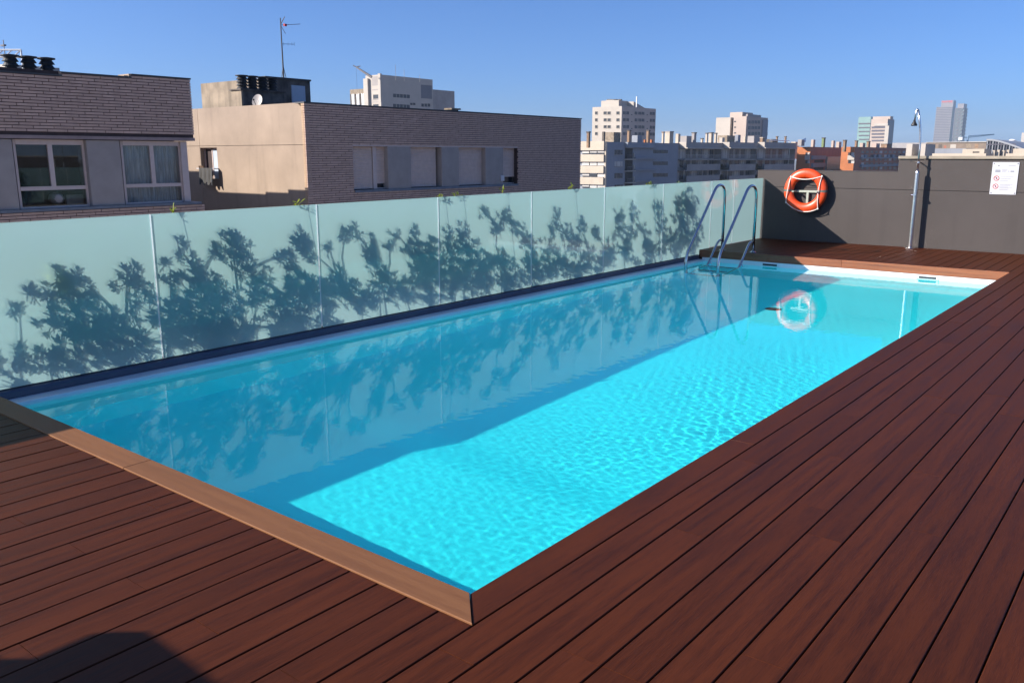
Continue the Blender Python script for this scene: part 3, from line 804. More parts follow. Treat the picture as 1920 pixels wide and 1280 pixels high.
X0 = -18.0
BL, BJ, CH = .376, .012, .0600                      # brick length, joint, course height
brnd = random.Random(3)
def brickwork(root, ya, yb, z0, z1, holes, limit, xf=X0, order=1):
    """running bond of single bricks proud of the mortar bed; the nearest ones are objects, the rest one piece"""
    unit = None; rest = MB(); cells = []
    k = 0; z = z1 - CH
    while z > z0 - .001:
        y = ya - (k % 3) * (BL + BJ) / 3
        while y < yb:
            a, b_ = max(y, ya), min(y + BL, yb)
            segs_ = [(a, b_)]
            for (ha, hb, hz0, hz1) in holes:
                if z + CH > hz0 + .01 and z < hz1 - .01:
                    ns = []
                    for (p, q) in segs_:
                        if q <= ha or p >= hb: ns.append((p, q)); continue
                        if p < ha: ns.append((p, ha))
                        if q > hb: ns.append((hb, q))
                    segs_ = ns
            for (p, q) in segs_:
                if q - p > .03: cells.append((p, q, z))
            y += BL + BJ
        z -= CH; k += 1
    vis = lambda c: (Vector((xf, (c[0] + c[1]) / 2, c[2])) - CAM).length - (c[1] - c[0]) * 8 + (100 if c[2] < .32 or c[0] < root.get('seen_from', -99) else 0)
    cells.sort(key=vis)
    for i, (p, q, zz) in enumerate(cells):
        jit = brnd.uniform(-.003, .004); hgt = CH - .0135
        if i < limit:
            if unit is None:
                unit = MB().box(-.035, 0, -.5, .5, 0, 1).build('brick', M['brick'], None); first = unit; first.parent = root; o = first
            else:
                o = bpy.data.objects.new('brick', unit.data); col.objects.link(o); o.parent = root
            o.location = Vector((xf + jit, (p + q) / 2, zz + .0068)) - origin(root)
            o.scale = (1, q - p, hgt)
        else:
            rest.box(xf - .035, xf + jit, p, q, zz + .0068, zz + .0068 + hgt)
    if rest.v: rest.build('brickwork', M['brick'], root, kind='stuff')

def louvre_stack(root, c, r, h, seg=18, rings=5):
    st_ = MB().lathe(c, [(r*.66, 0), (r*.66, h*.9)], seg).build('vent_stack', M['black'], root)
    m_ = MB(); q = h * .86 / rings
    for i in range(rings):
        z = c[2] + .04*h + i*q
        m_.lathe((c[0], c[1], z), [(r*.70, q*.75), (r*.96, q*.05), (r*.96, 0), (r*.70, q*.6)], seg)
    m_.build('louvre', M['black'], st_)
    MB().lathe((c[0], c[1], c[2] + h*.90), [(r*.8, 0), (r*1.08, h*.02), (r*1.08, h*.07), (r*.4, h*.10)], seg).build('cowl', M['black'], st_)

# ------------------------------------------------------------------ brick building at the left
ya_end = onx(361, 210, X0).y
zA = onx(357, 150, X0).z
zl = onx(364, 264, X0).z                                   # underside of the upper brickwork
A = thing('brick_building', 'purple brown brick building with two curtained windows at the left', 'building', (X0, 8, -19))
A['seen_from'] = onx(0, 200, X0).y - .3
y_s1, y_s2 = onx(116, 145, X0).y, onx(246, 147, X0).y
MB().box(X0 - 2.6, X0 - .02, 0, ya_end - .015, zl + .03, zA - .02).build('wall', M['mortar'], A)
zst = zA - CH
# upper brickwork with its stepped top
brickwork(A, -1.0, ya_end, zl + .07, zA, [(-2, y_s1, zA - 2*CH - .005, zA + 1), (-2, y_s2, zA - CH - .005, zA + 1)], 235)
for (a, b_, zt) in ((y_s2, ya_end + .01, zA), (y_s1, y_s2, zA - CH), (-1, y_s1, zA - 2*CH)):
    MB().box(X0 - .4, X0 + .02, a, b_, zt + .002, zt + .035).build('metal_coping', M['coping_m'], A)
for yq, zq in ((y_s1, zA - CH), (y_s2, zA)):                 # sunlit ends of the stepped parapet
    MB().box(X0 - .45, X0 + .003, yq - .05, yq - .001, zq - CH*1.3, zq + .03).build('parapet_step', M['tan'], A)
# soffit band above the windows
MB().box(X0 - .5, X0 + .004, -1, ya_end + .004, zl - .005, zl + .062).build('lintel_band', M['lintel'], A)
XW = X0 - .16                                             # window plane
zs = onx(343, 377, XW).z
MB().box(X0 - 2.6, X0 - .451, 0, ya_end - .25, -19, zl + .028).build('wall', M['mortar'], A)
MB().box(X0 - .46, X0 + .03, -1, onx(377, 379, X0).y, zs - .075, zs - .02).build('window_sill', M['sill'], A)
A2 = ya_end + .12
MB().box(X0 - 2.6, X0 - .02, -1, A2 - .015, -3, zs - .08).build('wall', M['mortar'], A)
brickwork(A, -1.0, A2, zs - .08 - CH*8, zs - .08, [], 55)
def pier(p0, p1, dx, mat='pier', name='pier'):
    MB().box(X0 - .45, X0 + dx, onx(p0, 330, X0 + dx).y, onx(p1, 330, X0 + dx).y, zs - .02, zl - .017).build(name, M[mat], A, bevel=.01)
pier(-330, 30, -.05); pier(168, 230, -.05); pier(343, 355, -.10, 'frame', 'corner_pier')
def window_a(p0, p1, parent, curtain):
    y0, y1 = onx(p0, 330, XW).y, onx(p1, 330, XW).y
    z0, z1 = zs - .018, zl - .018
    wn_ = MB()
    fw = .045
    wn_.box(XW - .05, XW, y0, y0 + fw, z0, z1); wn_.box(XW - .05, XW, y1 - fw, y1, z0, z1)
    wn_.box(XW - .05, XW, y0 + fw, y1 - fw, z0, z0 + fw*.8); wn_.box(XW - .06, XW + .012, y0 + fw, y1 - fw, z1 - .10, z1)
    zt = z0 + (z1 - z0) * .285
    wn_.box(XW - .05, XW + .006, y0 + fw, y1 - fw, zt - .03, zt + .045)
    ym = (y0 + y1) / 2
    wn_.box(XW - .05, XW + .008, ym - .045, ym + .045, zt + .045, z1 - .10)
    wo = wn_.build('window', M['frame'], parent)
    for (a, b_, c_, d_) in ((y0 + fw, ym - .045, zt + .045, z1 - .10), (ym + .045, y1 - fw, zt + .045, z1 - .10), (y0 + fw, y1 - fw, z0 + fw*.8, zt - .03)):
        MB().box(XW - .035, XW - .03, a, b_, c_, d_).build('pane', M['clearp'], wo)
    # room behind the glass
    MB().box(XW - .44, XW - .28, y0, y1, z0, z1).build('room', M['room'], wo)
    if curtain:
        cm = MB(); nn = 90
        vv_ = []
        for i in range(nn + 1):
            t = i / nn; y = y0 + .03 + (y1 - y0 - .06) * (t if curtain == 1 else .42 + .58*t)
            x = XW - .16 + .022*math.sin(t*62) + .012*math.sin(t*23 + 1)
            vv_ += [(x, y, z0 + .03), (x, y, z1 - .1)]
        cm.add(vv_, [(2*i, 2*i+1, 2*i+3, 2*i+2) for i in range(nn)])
        cm.build('curtain', M['curtain'], wo, smooth=True)
    else:
        MB().lathe((XW - .15, y0 + (y1-y0)*.56, z0 + .05), [(.02, 0), (.12, .04), (.15, .12), (.12, .21), (.03, .25)], 16).build('lamp_globe', M['pier'], wo, smooth=True)
        MB().box(XW - .2, XW - .13, y0 + (y1-y0)*.70, y1 - .06, z0 + .04, z0 + .24).build('radiator', M['pier'], wo)
window_a(31, 163, A, 0); window_a(231, 342, A, 1)
for (p, py) in ((22, 139), (56, 140), (90, 142)):
    c = onx(p, py, X0 - .55); louvre_stack(A, (c.x, c.y, zA - .22), .155, .50)
MB().box(X0 - 1.1, X0 - .03, 0, onx(100, 140, X0 - .5).y, zA - .5, zA - .20).build('vent_base', M['conc'], A)
for p in (112, 240):
    c = onx(p, 146, X0 - .1); MB().box(X0 - .5, X0 - .03, c.y - .12, c.y + .07, zA - .3, zA - .005 - (CH if p < 200 else 0)).build('parapet_end', M['tan'], A)
# rear part of the roof whose shadow falls on the tan wall
MB().box(-22.1, X0 - 2.61, 2, ya_end, -19, 2.72).build('rear_wing', M['tan'], A)
MB().box(-23.1, -22.101, 2, ya_end, -19, 2.63).build('rear_wing', M['tan'], A)
MB().box(-26.2, -23.101, 2, ya_end, -19, 2.57).build('rear_wing', M['tan'], A)
MB().box(-30, -26.201, 2, ya_end, -19, 3.15).build('rear_wing', M['tan'], A)

# ------------------------------------------------------------------ brick building with roller shutters
yb0 = onx(573, 260, X0).y; yb1 = onx(1089, 285, X0).y
zB = onx(570.3, 193.5, X0).z
Bd = thing('shuttered_building', 'long brown brick building with roller shutters and a sunlit tan side', 'building', (X0, 18, -19))
hY0, hY1 = onx(663, 310, X0).y, onx(971, 310, X0).y
hZ0, hZ1 = onx(724, 354, X0).z, onx(724, 272.5, X0).z
MB().box(-27, X0 - .02, yb0 + .25, yb1 - .01, -19, hZ0 - .10).build('wall', M['mortar'], Bd)
MB().box(-27, X0 - .021, yb0 + .25, yb1 - .01, hZ1, zB - .02).build('wall', M['mortar'], Bd)
MB().box(-27, X0 - .022, yb0 + .25, hY0, hZ0 - .10, hZ1).build('wall', M['mortar'], Bd)
MB().box(-27, X0 - .022, hY1, yb1 - .01, hZ0 - .10, hZ1).build('wall', M['mortar'], Bd)
MB().box(-27, X0 - .42, hY0, hY1, hZ0 - .10, hZ1).build('wall', M['mortar'], Bd)
brickwork(Bd, yb0, yb1, -.9, zB, [(hY0, hY1, hZ0 - .06, hZ1)], 300)
MB().box(X0 - .36, X0 + .02, yb0 - .01, yb1 + .01, zB + .002, zB + .035).build('metal_coping', M['coping_m'], Bd)
MB().box(X0 - .43, X0 + .035, hY0 + .003, hY1 - .003, hZ0 - .075, hZ0 - .008).build('window_sill', M['sill'], Bd)
MB().box(X0 - .43, X0 - .01, hY0 + .001, hY1 - .001, hZ1 - .035, hZ1 - .001).build('lintel_band', M['frame'], Bd)
def yat(p): return onx(p, 310, X0).y
XS = X0 - .17
for a, b_ in ((728, 771), (829, 861), (911, 944)):
    MB().box(X0 - .41, X0 - .012, yat(a), yat(b_), hZ0 - .007, hZ1 - .036).build('pier', M['pier'], Bd, bevel=.008)
def shutter(p0, p1, frac, mull=None):
    y0, y1 = onx(p0, 310, XS).y, onx(p1, 310, XS).y
    z0, z1 = hZ0, hZ1 - .036
    zb_ = z1 - (z1 - z0 - .02) * frac
    m_ = MB(); ns = int((z1 - zb_) / .042)
    for i in range(ns):
        a = zb_ + (z1 - zb_) * i / ns; b_ = zb_ + (z1 - zb_) * (i + 1) / ns
        m_.add([(XS, y0, a), (XS, y1, a), (XS + .010, y1, (a+b_)/2), (XS + .010, y0, (a+b_)/2), (XS + .002, y1, b_ - .004), (XS + .002, y0, b_ - .004), (XS - .008, y1, b_), (XS - .008, y0, b_)],
               [(0, 1, 2, 3), (3, 2, 4, 5), (5, 4, 6, 7)])
    so = m_.build('roller_shutter', M['shutter'], Bd)
    MB().box(XS - .01, XS + .014, y0, y1, zb_ - .022, zb_ - .001).build('bottom_bar', M['frame'], so)
    if frac < .95:
        MB().box(XS - .06, XS - .05, y0, y1, z0, zb_).build('pane', M['pane'], so)
        MB().box(XS - .05, XS + .0, y0, y1, z0, z0 + .03).build('frame_rail', M['frame'], so)
    return y0, y1
shutter(655, 697, .985); shutter(705, 722, .87)
ym0, ym1 = onx(698, 310, XS).y, onx(704.5, 310, XS).y
MB().box(XS - .04, XS + .03, ym0, ym1, hZ0, hZ1 - .036).build('mullion', M['frame'], Bd)
shutter(766, 817, .985); shutter(857, 903, .985); shutter(941, 965, .80)
MB().box(XS - .3, XS - .08, hY0, hY1, hZ0, hZ1 - .036).build('room', M['room'], Bd)
c = onx(942, 333, X0); MB().box(X0 - .011, X0 + .03, c.y - .09, c.y + .07, c.z - .11, c.z + .07).build('meter_box', M['white'], Bd, bevel=.005)
# tan side wall, built from panels round its window
YT = yb0 + .10
zg = onx(570, 271.5, X0).z
wx0, wx1 = ony(376, 300, YT).x, ony(408, 300, YT).x
wz1, wz0 = ony(392, 277, YT).z, ony(392, 335, YT).z
xq = X0 - .125
MB().box(-27, xq, YT + .02, YT + .16, -19, zB - .02).build('wall', M['mortar'], Bd) if False else None
MB().box(wx1, xq, YT, YT + .15, zg + .008, zB + .03).build('wall_panel', M['tan'], Bd)
xj = ony(372, 240, YT).x
MB().box(xj + .006, wx1, YT + .001, YT + .15, zg + .008, zB + .03).build('wall_panel', M['tan'], Bd)
MB().box(-27, xj - .006, YT, YT + .15, zg + .008, zB + .03).build('wall_panel', M['tan'], Bd)
MB().box(wx1, xq, YT, YT + .15, -19, zg - .004).build('wall_panel', M['tan'], Bd)
MB().box(xj + .006, wx1, YT + .001, YT + .15, -19, wz0).build('wall_panel', M['tan'], Bd)
MB().box(xj + .006, wx0, YT, YT + .15, wz0, zg - .004).build('wall_panel', M['tan'], Bd)
MB().box(wx0, wx1, YT + .002, YT + .15, wz1, zg - .004).build('wall_panel', M['tan'], Bd)
MB().box(-27, xj - .006, YT, YT + .15, -19, zg - .004).build('wall_panel', M['tan'], Bd)
MB().box(-27, xq, YT + .02, YT + .14, zg - .01, zg + .012).build('groove', M['soot_shade'], Bd)
MB().box(wx0, wx1, YT + .45, YT + .5, wz0, wz1).build('room', M['room'], Bd)
wo = MB().box(wx0 + .02, wx0 + .06, YT + .12, YT + .16, wz0, wz1).box((wx0+wx1)/2 - .02, (wx0+wx1)/2 + .02, YT + .12, YT + .16, wz0, wz1).box(wx0 + .06, wx1, YT + .12, YT + .16, wz1 - .05, wz1).build('side_window', M['frame'], Bd)
MB().box((wx0+wx1)/2 + .02, wx1 - .01, YT + .13, YT + .14, wz0, wz1 - .05).build('pane', M['door'], wo)
# brick return at the corner
for k in range(52):
    z = zB - CH * (k + 1)
    MB().box(xq + .002, X0 - .036, yb0 - .004, yb0 + .2, z + .0055, z + CH - .0055).build('corner_brick', M['cbrick'], Bd)
# airing shelf with pots and hanging laundry
zsf = wz0 + .33*(wz1 - wz0)
shf = MB().box(wx0 + .01, wx1 + .03, YT - .16, YT - .01, zsf - .012, zsf + .012).build('window_shelf', M['white'], Bd)
for q in range(3): MB().lathe((wx0 + .07 + .085*q, YT - .09, zsf + .013), [(.028, 0), (.036, .06), (.03, .062)], 12).build('flower_pot', M['chim'], shf)
lau = thing('laundry', 'dark garments hanging over the shelf of the small side window', 'laundry', ((wx0+wx1)/2, YT - .17, zsf))
lm = MB(); nn = 16; vv_ = []
for i in range(nn + 1):
    x = wx0 + .17 + (wx1 - wx0 - .18) * i / nn
    for j in range(7):
        z = zsf + .02 - .07 * j * (1.15 if i % 5 < 3 else .95)
        vv_.append((x + .006*math.sin(j), YT - .18 - .02*math.sin(i*1.3) - .004*j, z))
lm.add(vv_, [(i*7+j, i*7+j+1, (i+1)*7+j+1, (i+1)*7+j) for i in range(nn) for j in range(6)])
lm.build('garment', M['black'], lau, smooth=True)
# roof tower, chimney box, stacks
Yc = YT + 2.2
kc = ony(498, 146, Yc); kl = ony(376, 155, Yc).x; kr = onx(581, 153, kc.x).y
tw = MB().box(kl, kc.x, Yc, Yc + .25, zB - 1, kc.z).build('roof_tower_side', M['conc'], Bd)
MB().box(kl + .01, kc.x - .002, Yc + .251, kr, zB - 1, kc.z - .003).build('roof_tower', M['soot_shade'], Bd)  # side away from the sun, shade put into the darker concrete
MB().box(kc.x - .3, kc.x + .03, Yc - .03, kr + .03, kc.z - .002, kc.z + .05).build('tower_coping', M['coping_m'], Bd)
d0, d1 = onx(546, 175, kc.x).y, onx(571, 175, kc.x).y
MB().box(kc.x, kc.x + .04, d0, d1, zB - .6, onx(558, 161, kc.x).z).build('tower_door', M['door'], Bd)
Yk = YT + .55
qc = ony(452, 169, Yk); ql = ony(433, 169, Yk).x; qr = onx(532, 168, qc.x).y
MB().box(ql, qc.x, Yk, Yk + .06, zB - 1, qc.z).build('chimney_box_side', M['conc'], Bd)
MB().box(ql + .005, qc.x - .003, Yk + .061, qr, zB - 1, qc.z - .002).build('chimney_box', M['soot_shade'], Bd)  # darker copy of the concrete paints this face as shaded
MB().box(ql - .04, qc.x + .04, Yk - .04, qr + .04, qc.z, qc.z + .04).build('chimney_slab', M['soot_shade'], Bd)
for q in range(4):
    yy = Yk + .22 + (qr - Yk - .44) * q / 3
    louvre_stack(Bd, ((ql + qc.x) / 2, yy, qc.z + .04), min(.20, (qr - Yk) / 8.6), .40, rings=4)
c = ony(482, 189, YT + .3)
dish = thing('satellite_dish', 'white oval satellite dish on the roof edge above the tan wall', 'satellite dish', (c.x, c.y, c.z - .2))
ax = Vector((.35, -.75, .35)).normalized(); o1 = ax.cross(Vector((0, 0, 1))).normalized(); o2 = o1.cross(ax)
dm = MB(); vv_ = [c - ax*.03]
for rr_, dd in ((.5, -.02), (1, .0)):
    for k in range(24):
        a = 2*math.pi*k/24; vv_.append(c + o1*math.cos(a)*.150*rr_ + o2*math.sin(a)*.19*rr_ + ax*dd)
dm.add(vv_, [(0, 1+k, 1+(k+1) % 24) for k in range(24)] + [(1+k, 25+k, 25+(k+1) % 24, 1+(k+1) % 24) for k in range(24)])
do = dm.build('dish', M['dishm'], dish, smooth=True)
MB().tube([c - o2*.15, c + ax*.17 - o2*.06], .008, 6).build('feed_arm', M['black'], dish)
MB().lathe(c + ax*.17 - o2*.06 - Vector((0, 0, .02)), [(.02, 0), (.026, .03), (.018, .05)], 10).build('feed_horn', M['black'], dish)
MB().tube([(c.x, c.y + .05, zB - .1), (c.x, c.y + .03, c.z)], .014, 8).build('dish_post', M['steelw'], dish)
# television aerial
a0 = ony(532, 150, Yc + 1.6); a1 = ony(525, 34, Yc + 1.6)
ant = thing('television_aerial', 'tall thin television aerial mast on the concrete roof tower', 'aerial', (a0.x, a0.y, kc.z))
MB().tube([(a0.x, a0.y, kc.z - .01), (a0.x, a0.y, a1.z)], [.028, .016], 8).build('mast', M['coping_m'], ant)
MB().tube([(a0.x + .1, a0.y + .06, kc.z), (a0.x + .01, a0.y, kc.z + .55)], .010, 6).build('mast_stay', M['coping_m'], ant)
MB().tube([(a0.x - .05, a0.y - .08, kc.z), (a0.x - .01, a0.y, kc.z + .5)], .010, 6).build('mast_stay', M['coping_m'], ant)
dirv = Vector((.62, .78, 0)); prp = Vector((-.78, .62, 0)); top = Vector((a0.x, a0.y, a1.z))
ym_ = MB()
b0 = top + Vector((0, 0, -.22))
ym_.tube([b0, b0 + dirv*.62 + Vector((0, 0, .05))], .008, 5)
for t, ln in ((.15, .13), (.25, .12), (.35, .11), (.45, .10), (.55, .09)):
    cc = b0 + dirv*t + Vector((0, 0, t*.08)); ym_.tube([cc - prp*ln, cc + prp*ln], .0045, 4)
for s in (1, -1):
    for e in (-.08, 0, .08):
        ym_.tube([b0 + prp*e + Vector((0, 0, .02*s)), b0 + prp*e + dirv*.14 + Vector((0, 0, .26*s))], .0045, 4)
ym_.build('upper_antenna', M['coping_m'], ant)
MB().box(b0.x + dirv.x*.14 - .03, b0.x + dirv.x*.14 + .03, b0.y + dirv.y*.14 - .05, b0.y + dirv.y*.14 + .05, b0.z - .03, b0.z + .04).build('antenna_box', M['red'], ant)
ym_ = MB(); b0 = top + Vector((0, 0, -.80))
ym_.tube([b0, b0 + dirv*.4], .007, 5)
for t, ln in ((.06, .2), (.2, .18), (.32, .16), (.4, .15)):
    cc = b0 + dirv*t; ym_.tube([cc + Vector((0, 0, -.05)), cc + Vector((0, 0, .06))], .0045, 4); ym_.tube([cc - prp*ln*.6, cc + prp*ln*.6], .0045, 4)
ym_.build('lower_antenna', M['coping_m'], ant)
# small vent cap on the long roof
c = onx(848, 205, X0 - .4); vc = thing('roof_vent', 'low grey roof vent cap on the shuttered building parapet', 'roof vent', (c.x, c.y, zB - .1))
MB().box(c.x - .12, c.x + .12, c.y - .14, c.y + .14, zB - .1, zB + .08).build('vent_body', M['soot_shade'], vc)
MB().box(c.x - .16, c.x + .16, c.y - .2, c.y + .22, zB + .081, zB + .13).build('vent_lid', M['conc'], vc)

# ------------------------------------------------------------------ buildings further off
ZG = -19
def corner(pc, pt, d, pl, pr, pr_y=None):
    P = at(pc, pt, d)
    return P.x, P.y, P.z, ony(pl, pt, P.y).x, onx(pr, pr_y or pt, P.x).y
def wall_y(xa, xb, y, za, zb, parent, mat, name='window', t=.12):      # piece on a face that looks towards -Y
    return MB().box(xa, xb, y - t, y + .02, za, zb).build(name, mat, parent)
def wall_x(ya, yb, x, za, zb, parent, mat, name='window', t=.12):      # piece on a face that looks towards +X
    return MB().box(x - .02, x + t, ya, yb, za, zb).build(name, mat, parent)
def win_y(p0, q0, p1, q1, y, parent, mat=None, name='window', sill=True):
    a, b_ = ony(p0, q0, y), ony(p1, q1, y)
    x0_, x1_, z0_, z1_ = min(a.x, b_.x), max(a.x, b_.x), min(a.z, b_.z), max(a.z, b_.z)
    o = wall_y(x0_, x1_, y, z0_, z1_, parent, mat or M['winfar'], name, .03)
    if sill:
        fw = (x1_-x0_)*.07
        MB().box(x0_ - fw, x1_ + fw, y - .18, y + .01, z0_ - .12, z0_).box(x0_ - fw, x0_, y - .12, y + .01, z0_, z1_).box(x1_, x1_ + fw, y - .12, y + .01, z0_, z1_).build('window_frame', M['white_b'], o)
    return o
def win_x(p0, q0, p1, q1, x, parent, mat=None, name='window', sill=True, t=.03):
    a, b_ = onx(p0, q0, x), onx(p1, q1, x)
    y0_, y1_, z0_, z1_ = min(a.y, b_.y), max(a.y, b_.y), min(a.z, b_.z), max(a.z, b_.z)
    o = wall_x(y0_, y1_, x, z0_, z1_, parent, mat or M['winfar'], name, t)
    if sill:
        fw = (y1_-y0_)*.05
        MB().box(x - .01, x + .16, y0_ - fw, y1_ + fw, z0_ - .14, z0_).box(x - .01, x + .10, (y0_+y1_)/2 - fw/2, (y0_+y1_)/2 + fw/2, z0_, z1_).build('window_frame', M['greyw'], o)
    return o

# white hospital-like block behind the shuttered building
xc, yc, zt, xl, yr_ = corner(713, 140, 335, 685, 811, 149)
D = thing('white_block', 'pale grey block with a large dark square panel above the brick roof', 'building', (xc, yc, ZG))
MB().box(xl, xc, yc, yr_, ZG, zt).build('wall', M['white_b'], D)
MB().box(xc - 1.2, xc + .25, yc - .3, yc + .5, ZG, zt + .4).build('corner_fin', M['white_b'], D)
MB().box(xl - .3, xl + 2.2, yc - 1.0, yc + .5, ZG, zt - 1.2).build('stair_pylon', M['white_b'], D)
win_x(789, 159, 810, 186, xc, D, M['tower_d'], 'dark_panel', False)
for k in range(5):
    win_x(737 + k*6.4, 176 + k*.4, 742.8 + k*6.4, 183 + k*.4, xc, D, sill=False)
    win_x(737 + k*6.4, 195 + k*.4, 742.8 + k*6.4, 202 + k*.4, xc, D, sill=False)
for k in range(2): win_x(769 + k*5.2, 193, 773.6 + k*5.2, 197.5, xc, D, sill=False)
for k in range(3): win_x(790 + k*5.8, 194.5, 795 + k*5.8, 200.5, xc, D, sill=False)
win_y(697, 144, 712, 160, yc, D, M['greyw'], 'top_panel', False)
for q in (178, 196): win_y(700, q, 711, q + 7, yc, D)
for q in (168, 187, 191): win_y(698, q, 712, q + 1, yc, D, M['greyw'], 'stair_landing', False)
P2 = onx(812, 168, xc - 6); p3 = onx(852, 170, xc - 6)
MB().box(xc - 22, xc - 6, P2.y - 2, p3.y, ZG, P2.z).build('side_wing', M['greyw'], D)
xc2, yc2, zt2, xl2, yr2 = corner(690, 166, 345, 656, 700)
E_ = thing('ribbed_block', 'low ribbed concrete block with rusty top left of the pale grey block', 'building', (xc2, yc2, ZG))
MB().box(xl2, xc2, yc2, yr2, ZG, zt2).build('wall', M['conc'], E_)
for k in range(11):
    x = xl2 + (xc2 - xl2) * (k + .3) / 11
    MB().box(x, x + (xc2 - xl2) * .045, yc2 - .35, yc2 + .01, ZG, zt2 - 1.9).build('rib', M['steelw' if k % 3 else 'soot_shade'], E_)
ta, tb = at(697, 145, 333), at(668, 126, 333)
jb = thing('roof_crane', 'small roof crane arm reaching left from the pale grey block', 'crane', ta)
MB().tube([ta, tb], [.55, .3], 6).build('jib', M['greyw'], jb)
MB().tube([tb + Vector((-1.2, -.5, .6)), tb, tb + Vector((1.5, .8, .3))], .22, 5).build('jib_head', M['rail'], jb)
MB().tube([tb, tb + Vector((0, 0, -9))], .05, 4).build('hoist_cable', M['rail'], jb)
for (p, q, r_) in ((742, 122, 146), (758, 131, 147), (787, 141, 149)):
    a = at(p, r_, 336); b_ = at(p, q, 336); an = thing('roof_antenna', {742: 'tallest hair thin antenna on the pale grey block', 758: 'middle thin antenna on the pale grey block', 787: 'short stubby antenna at the right end of the pale grey block'}[p], 'antenna', (a.x, a.y, a.z - 1), 'antennas on the pale grey block')
    MB().tube([(a.x, a.y, a.z - 1), (a.x, a.y, b_.z)], .07, 5).build('antenna_rod', M['greyw'], an)

# steel frame and floodlight behind the left chimney stacks
P = at(40, 100, 60); F0 = at(-60, 94, 60)
fr_ = thing('roof_frame', 'white steel roof frame behind the black chimney stacks at far left', 'steel frame', (P.x, P.y, P.z - 3))
vy = Vector((P.x - F0.x, P.y - F0.y, 0))
for dz in (0, -.5):
    MB().tube([F0 + Vector((0, 0, dz)), Vector((P.x, P.y, F0.z + dz))], .06, 6).build('frame_beam', M['steelw'], fr_)
for k in range(7):
    a = F0 + vy * (k / 6); b_ = F0 + vy * (min(k + 1, 6) / 6)
    MB().tube([a + Vector((0, 0, -.5)), Vector((b_.x, b_.y, F0.z))], .045, 5).build('frame_brace', M['steelw'], fr_)
for k in (0, 3, 6):
    a = F0 + vy * (k / 6); MB().tube([a, a + Vector((0, 0, -4))], .06, 6).build('frame_post', M['steelw'], fr_)
pb = thing('pale_roof_block', 'pale lilac roof block behind the leftmost chimney stack', 'building', (P.x, P.y, ZG))
q0, q1 = at(-80, 117, 64), at(9, 120, 64); MB().box(q0.x, q1.x, q1.y, q1.y + 4, ZG, q1.z).build('wall', M['white_b'], pb)
q0, q1 = at(-60, 133, 66), at(82, 133, 66); MB().box(min(q0.x, q1.x), max(q0.x, q1.x), q1.y, q1.y + 5, ZG, q1.z).build('low_wall', M['greyb'], pb)
a = at(9, 100, 60.5); fl = thing('roof_floodlight', 'floodlight arm on a thin pole at the far left edge', 'floodlight', (a.x, a.y, a.z - 2))
MB().tube([(a.x, a.y, a.z - 2), (a.x, a.y, at(9, 76, 60.5).z)], .03, 6).build('pole', M['greyw'], fl)
hb = at(9, 85, 60.5); MB().box(hb.x - .55, hb.x, hb.y - .1, hb.y + .1, hb.z - .05, hb.z + .05).build('lamp_arm', M['tower_d'], fl)

# cream tower
xc, yc, zt, xl, yr_ = corner(1166, 199, 364, 1111, 1230, 203)
T1 = thing('cream_tower', 'cream apartment tower with small square windows and roof penthouse', 'building', (xc, yc, ZG))
MB().box(xl, xc, yc, yr_, ZG, zt).build('wall', M['white_b'], T1)
k1, k2 = at(1136, 188, 372), at(1158, 188, 372)
MB().box(k1.x, k2.x, k1.y, k1.y + 12, zt - 1, k1.z).build('penthouse', M['white_b'], T1)
pz = (zt, k1.z)
for (p0, p1) in ((1160, 1180), (1188, 1212)):
    a, b_ = onx(p0, 199, xc - 3), onx(p1, 201, xc - 3)
    MB().extrude([(xc - 3, a.y, zt), (xc - 3, b_.y, zt), (xc - 3, a.y, k1.z - .3)], (-9, 0, 0)).build('sloping_roof', M['white_b'], T1)
for k in range(3): c = at(1142 + 9*k, 187, 374); MB().box(c.x - 1.2, c.x + 1.2, c.y, c.y + 1, k1.z, k1.z + .5).build('roof_vent', M['soot_shade'], T1)
c = at(1194, 181, 374); MB().tube([(c.x, c.y, zt), (c.x, c.y, c.z)], .3, 6).build('mast', M['steelw'], T1)
for r_ in range(4):
    q = 209.5 + 12.9*r_
    for (p0, p1) in ((1116, 1120.5), (1132, 1137.5), (1139.5, 1145), (1156, 1161.5)): win_y(p0, q, p1, q + 5, yc, T1)
    for j, (p0, p1) in enumerate(((1168.5, 1173), (1174.5, 1179), (1190, 1195), (1197, 1202), (1203, 1208), (1218.5, 1222.5), (1223.5, 1227.5))):
        win_x(p0, q - .6 + .045*(p0-1166)*.5, p1, q + 5 + .045*(p1-1166)*.5, xc, T1)
    for p in (1183.5, 1212.5): win_x(p, q + 5, p + 2, q + 7, xc, T1, sill=False)

# white and beige tower
xc, yc, zt, xl, yr_ = corner(1400, 218, 450, 1376, 1440, 223)
T2 = thing('beige_tower', 'beige and grey apartment tower with a blank white flank', 'building', (xc, yc, ZG))
MB().box(xl, xc, yc, yr_, ZG, zt).build('wall', M['beige_b'], T2)
a, b_ = ony(1343, 221, yc + 3), ony(1370, 219, yc + 3)
MB().box(a.x, b_.x, yc + 3, yc + 18, ZG, a.z).build('white_flank', M['white_b'], T2)
MB().box(b_.x, xl, yc + 5, yc + 18, ZG, zt - 1).build('recess_wall', M['soot_shade'], T2)  # recess shade painted by the dark concrete
a, b_ = at(1369, 211, 462), at(1400, 212, 462); MB().box(a.x, b_.x, a.y, a.y + 14, zt - .5, a.z).build('penthouse', M['beige_b'], T2)
a, b_ = onx(1402, 214, xc - 3), onx(1427, 217, xc - 3); MB().box(xc - 9, xc - 3, a.y, b_.y, zt - .5, a.z).build('penthouse', M['greyw'], T2)
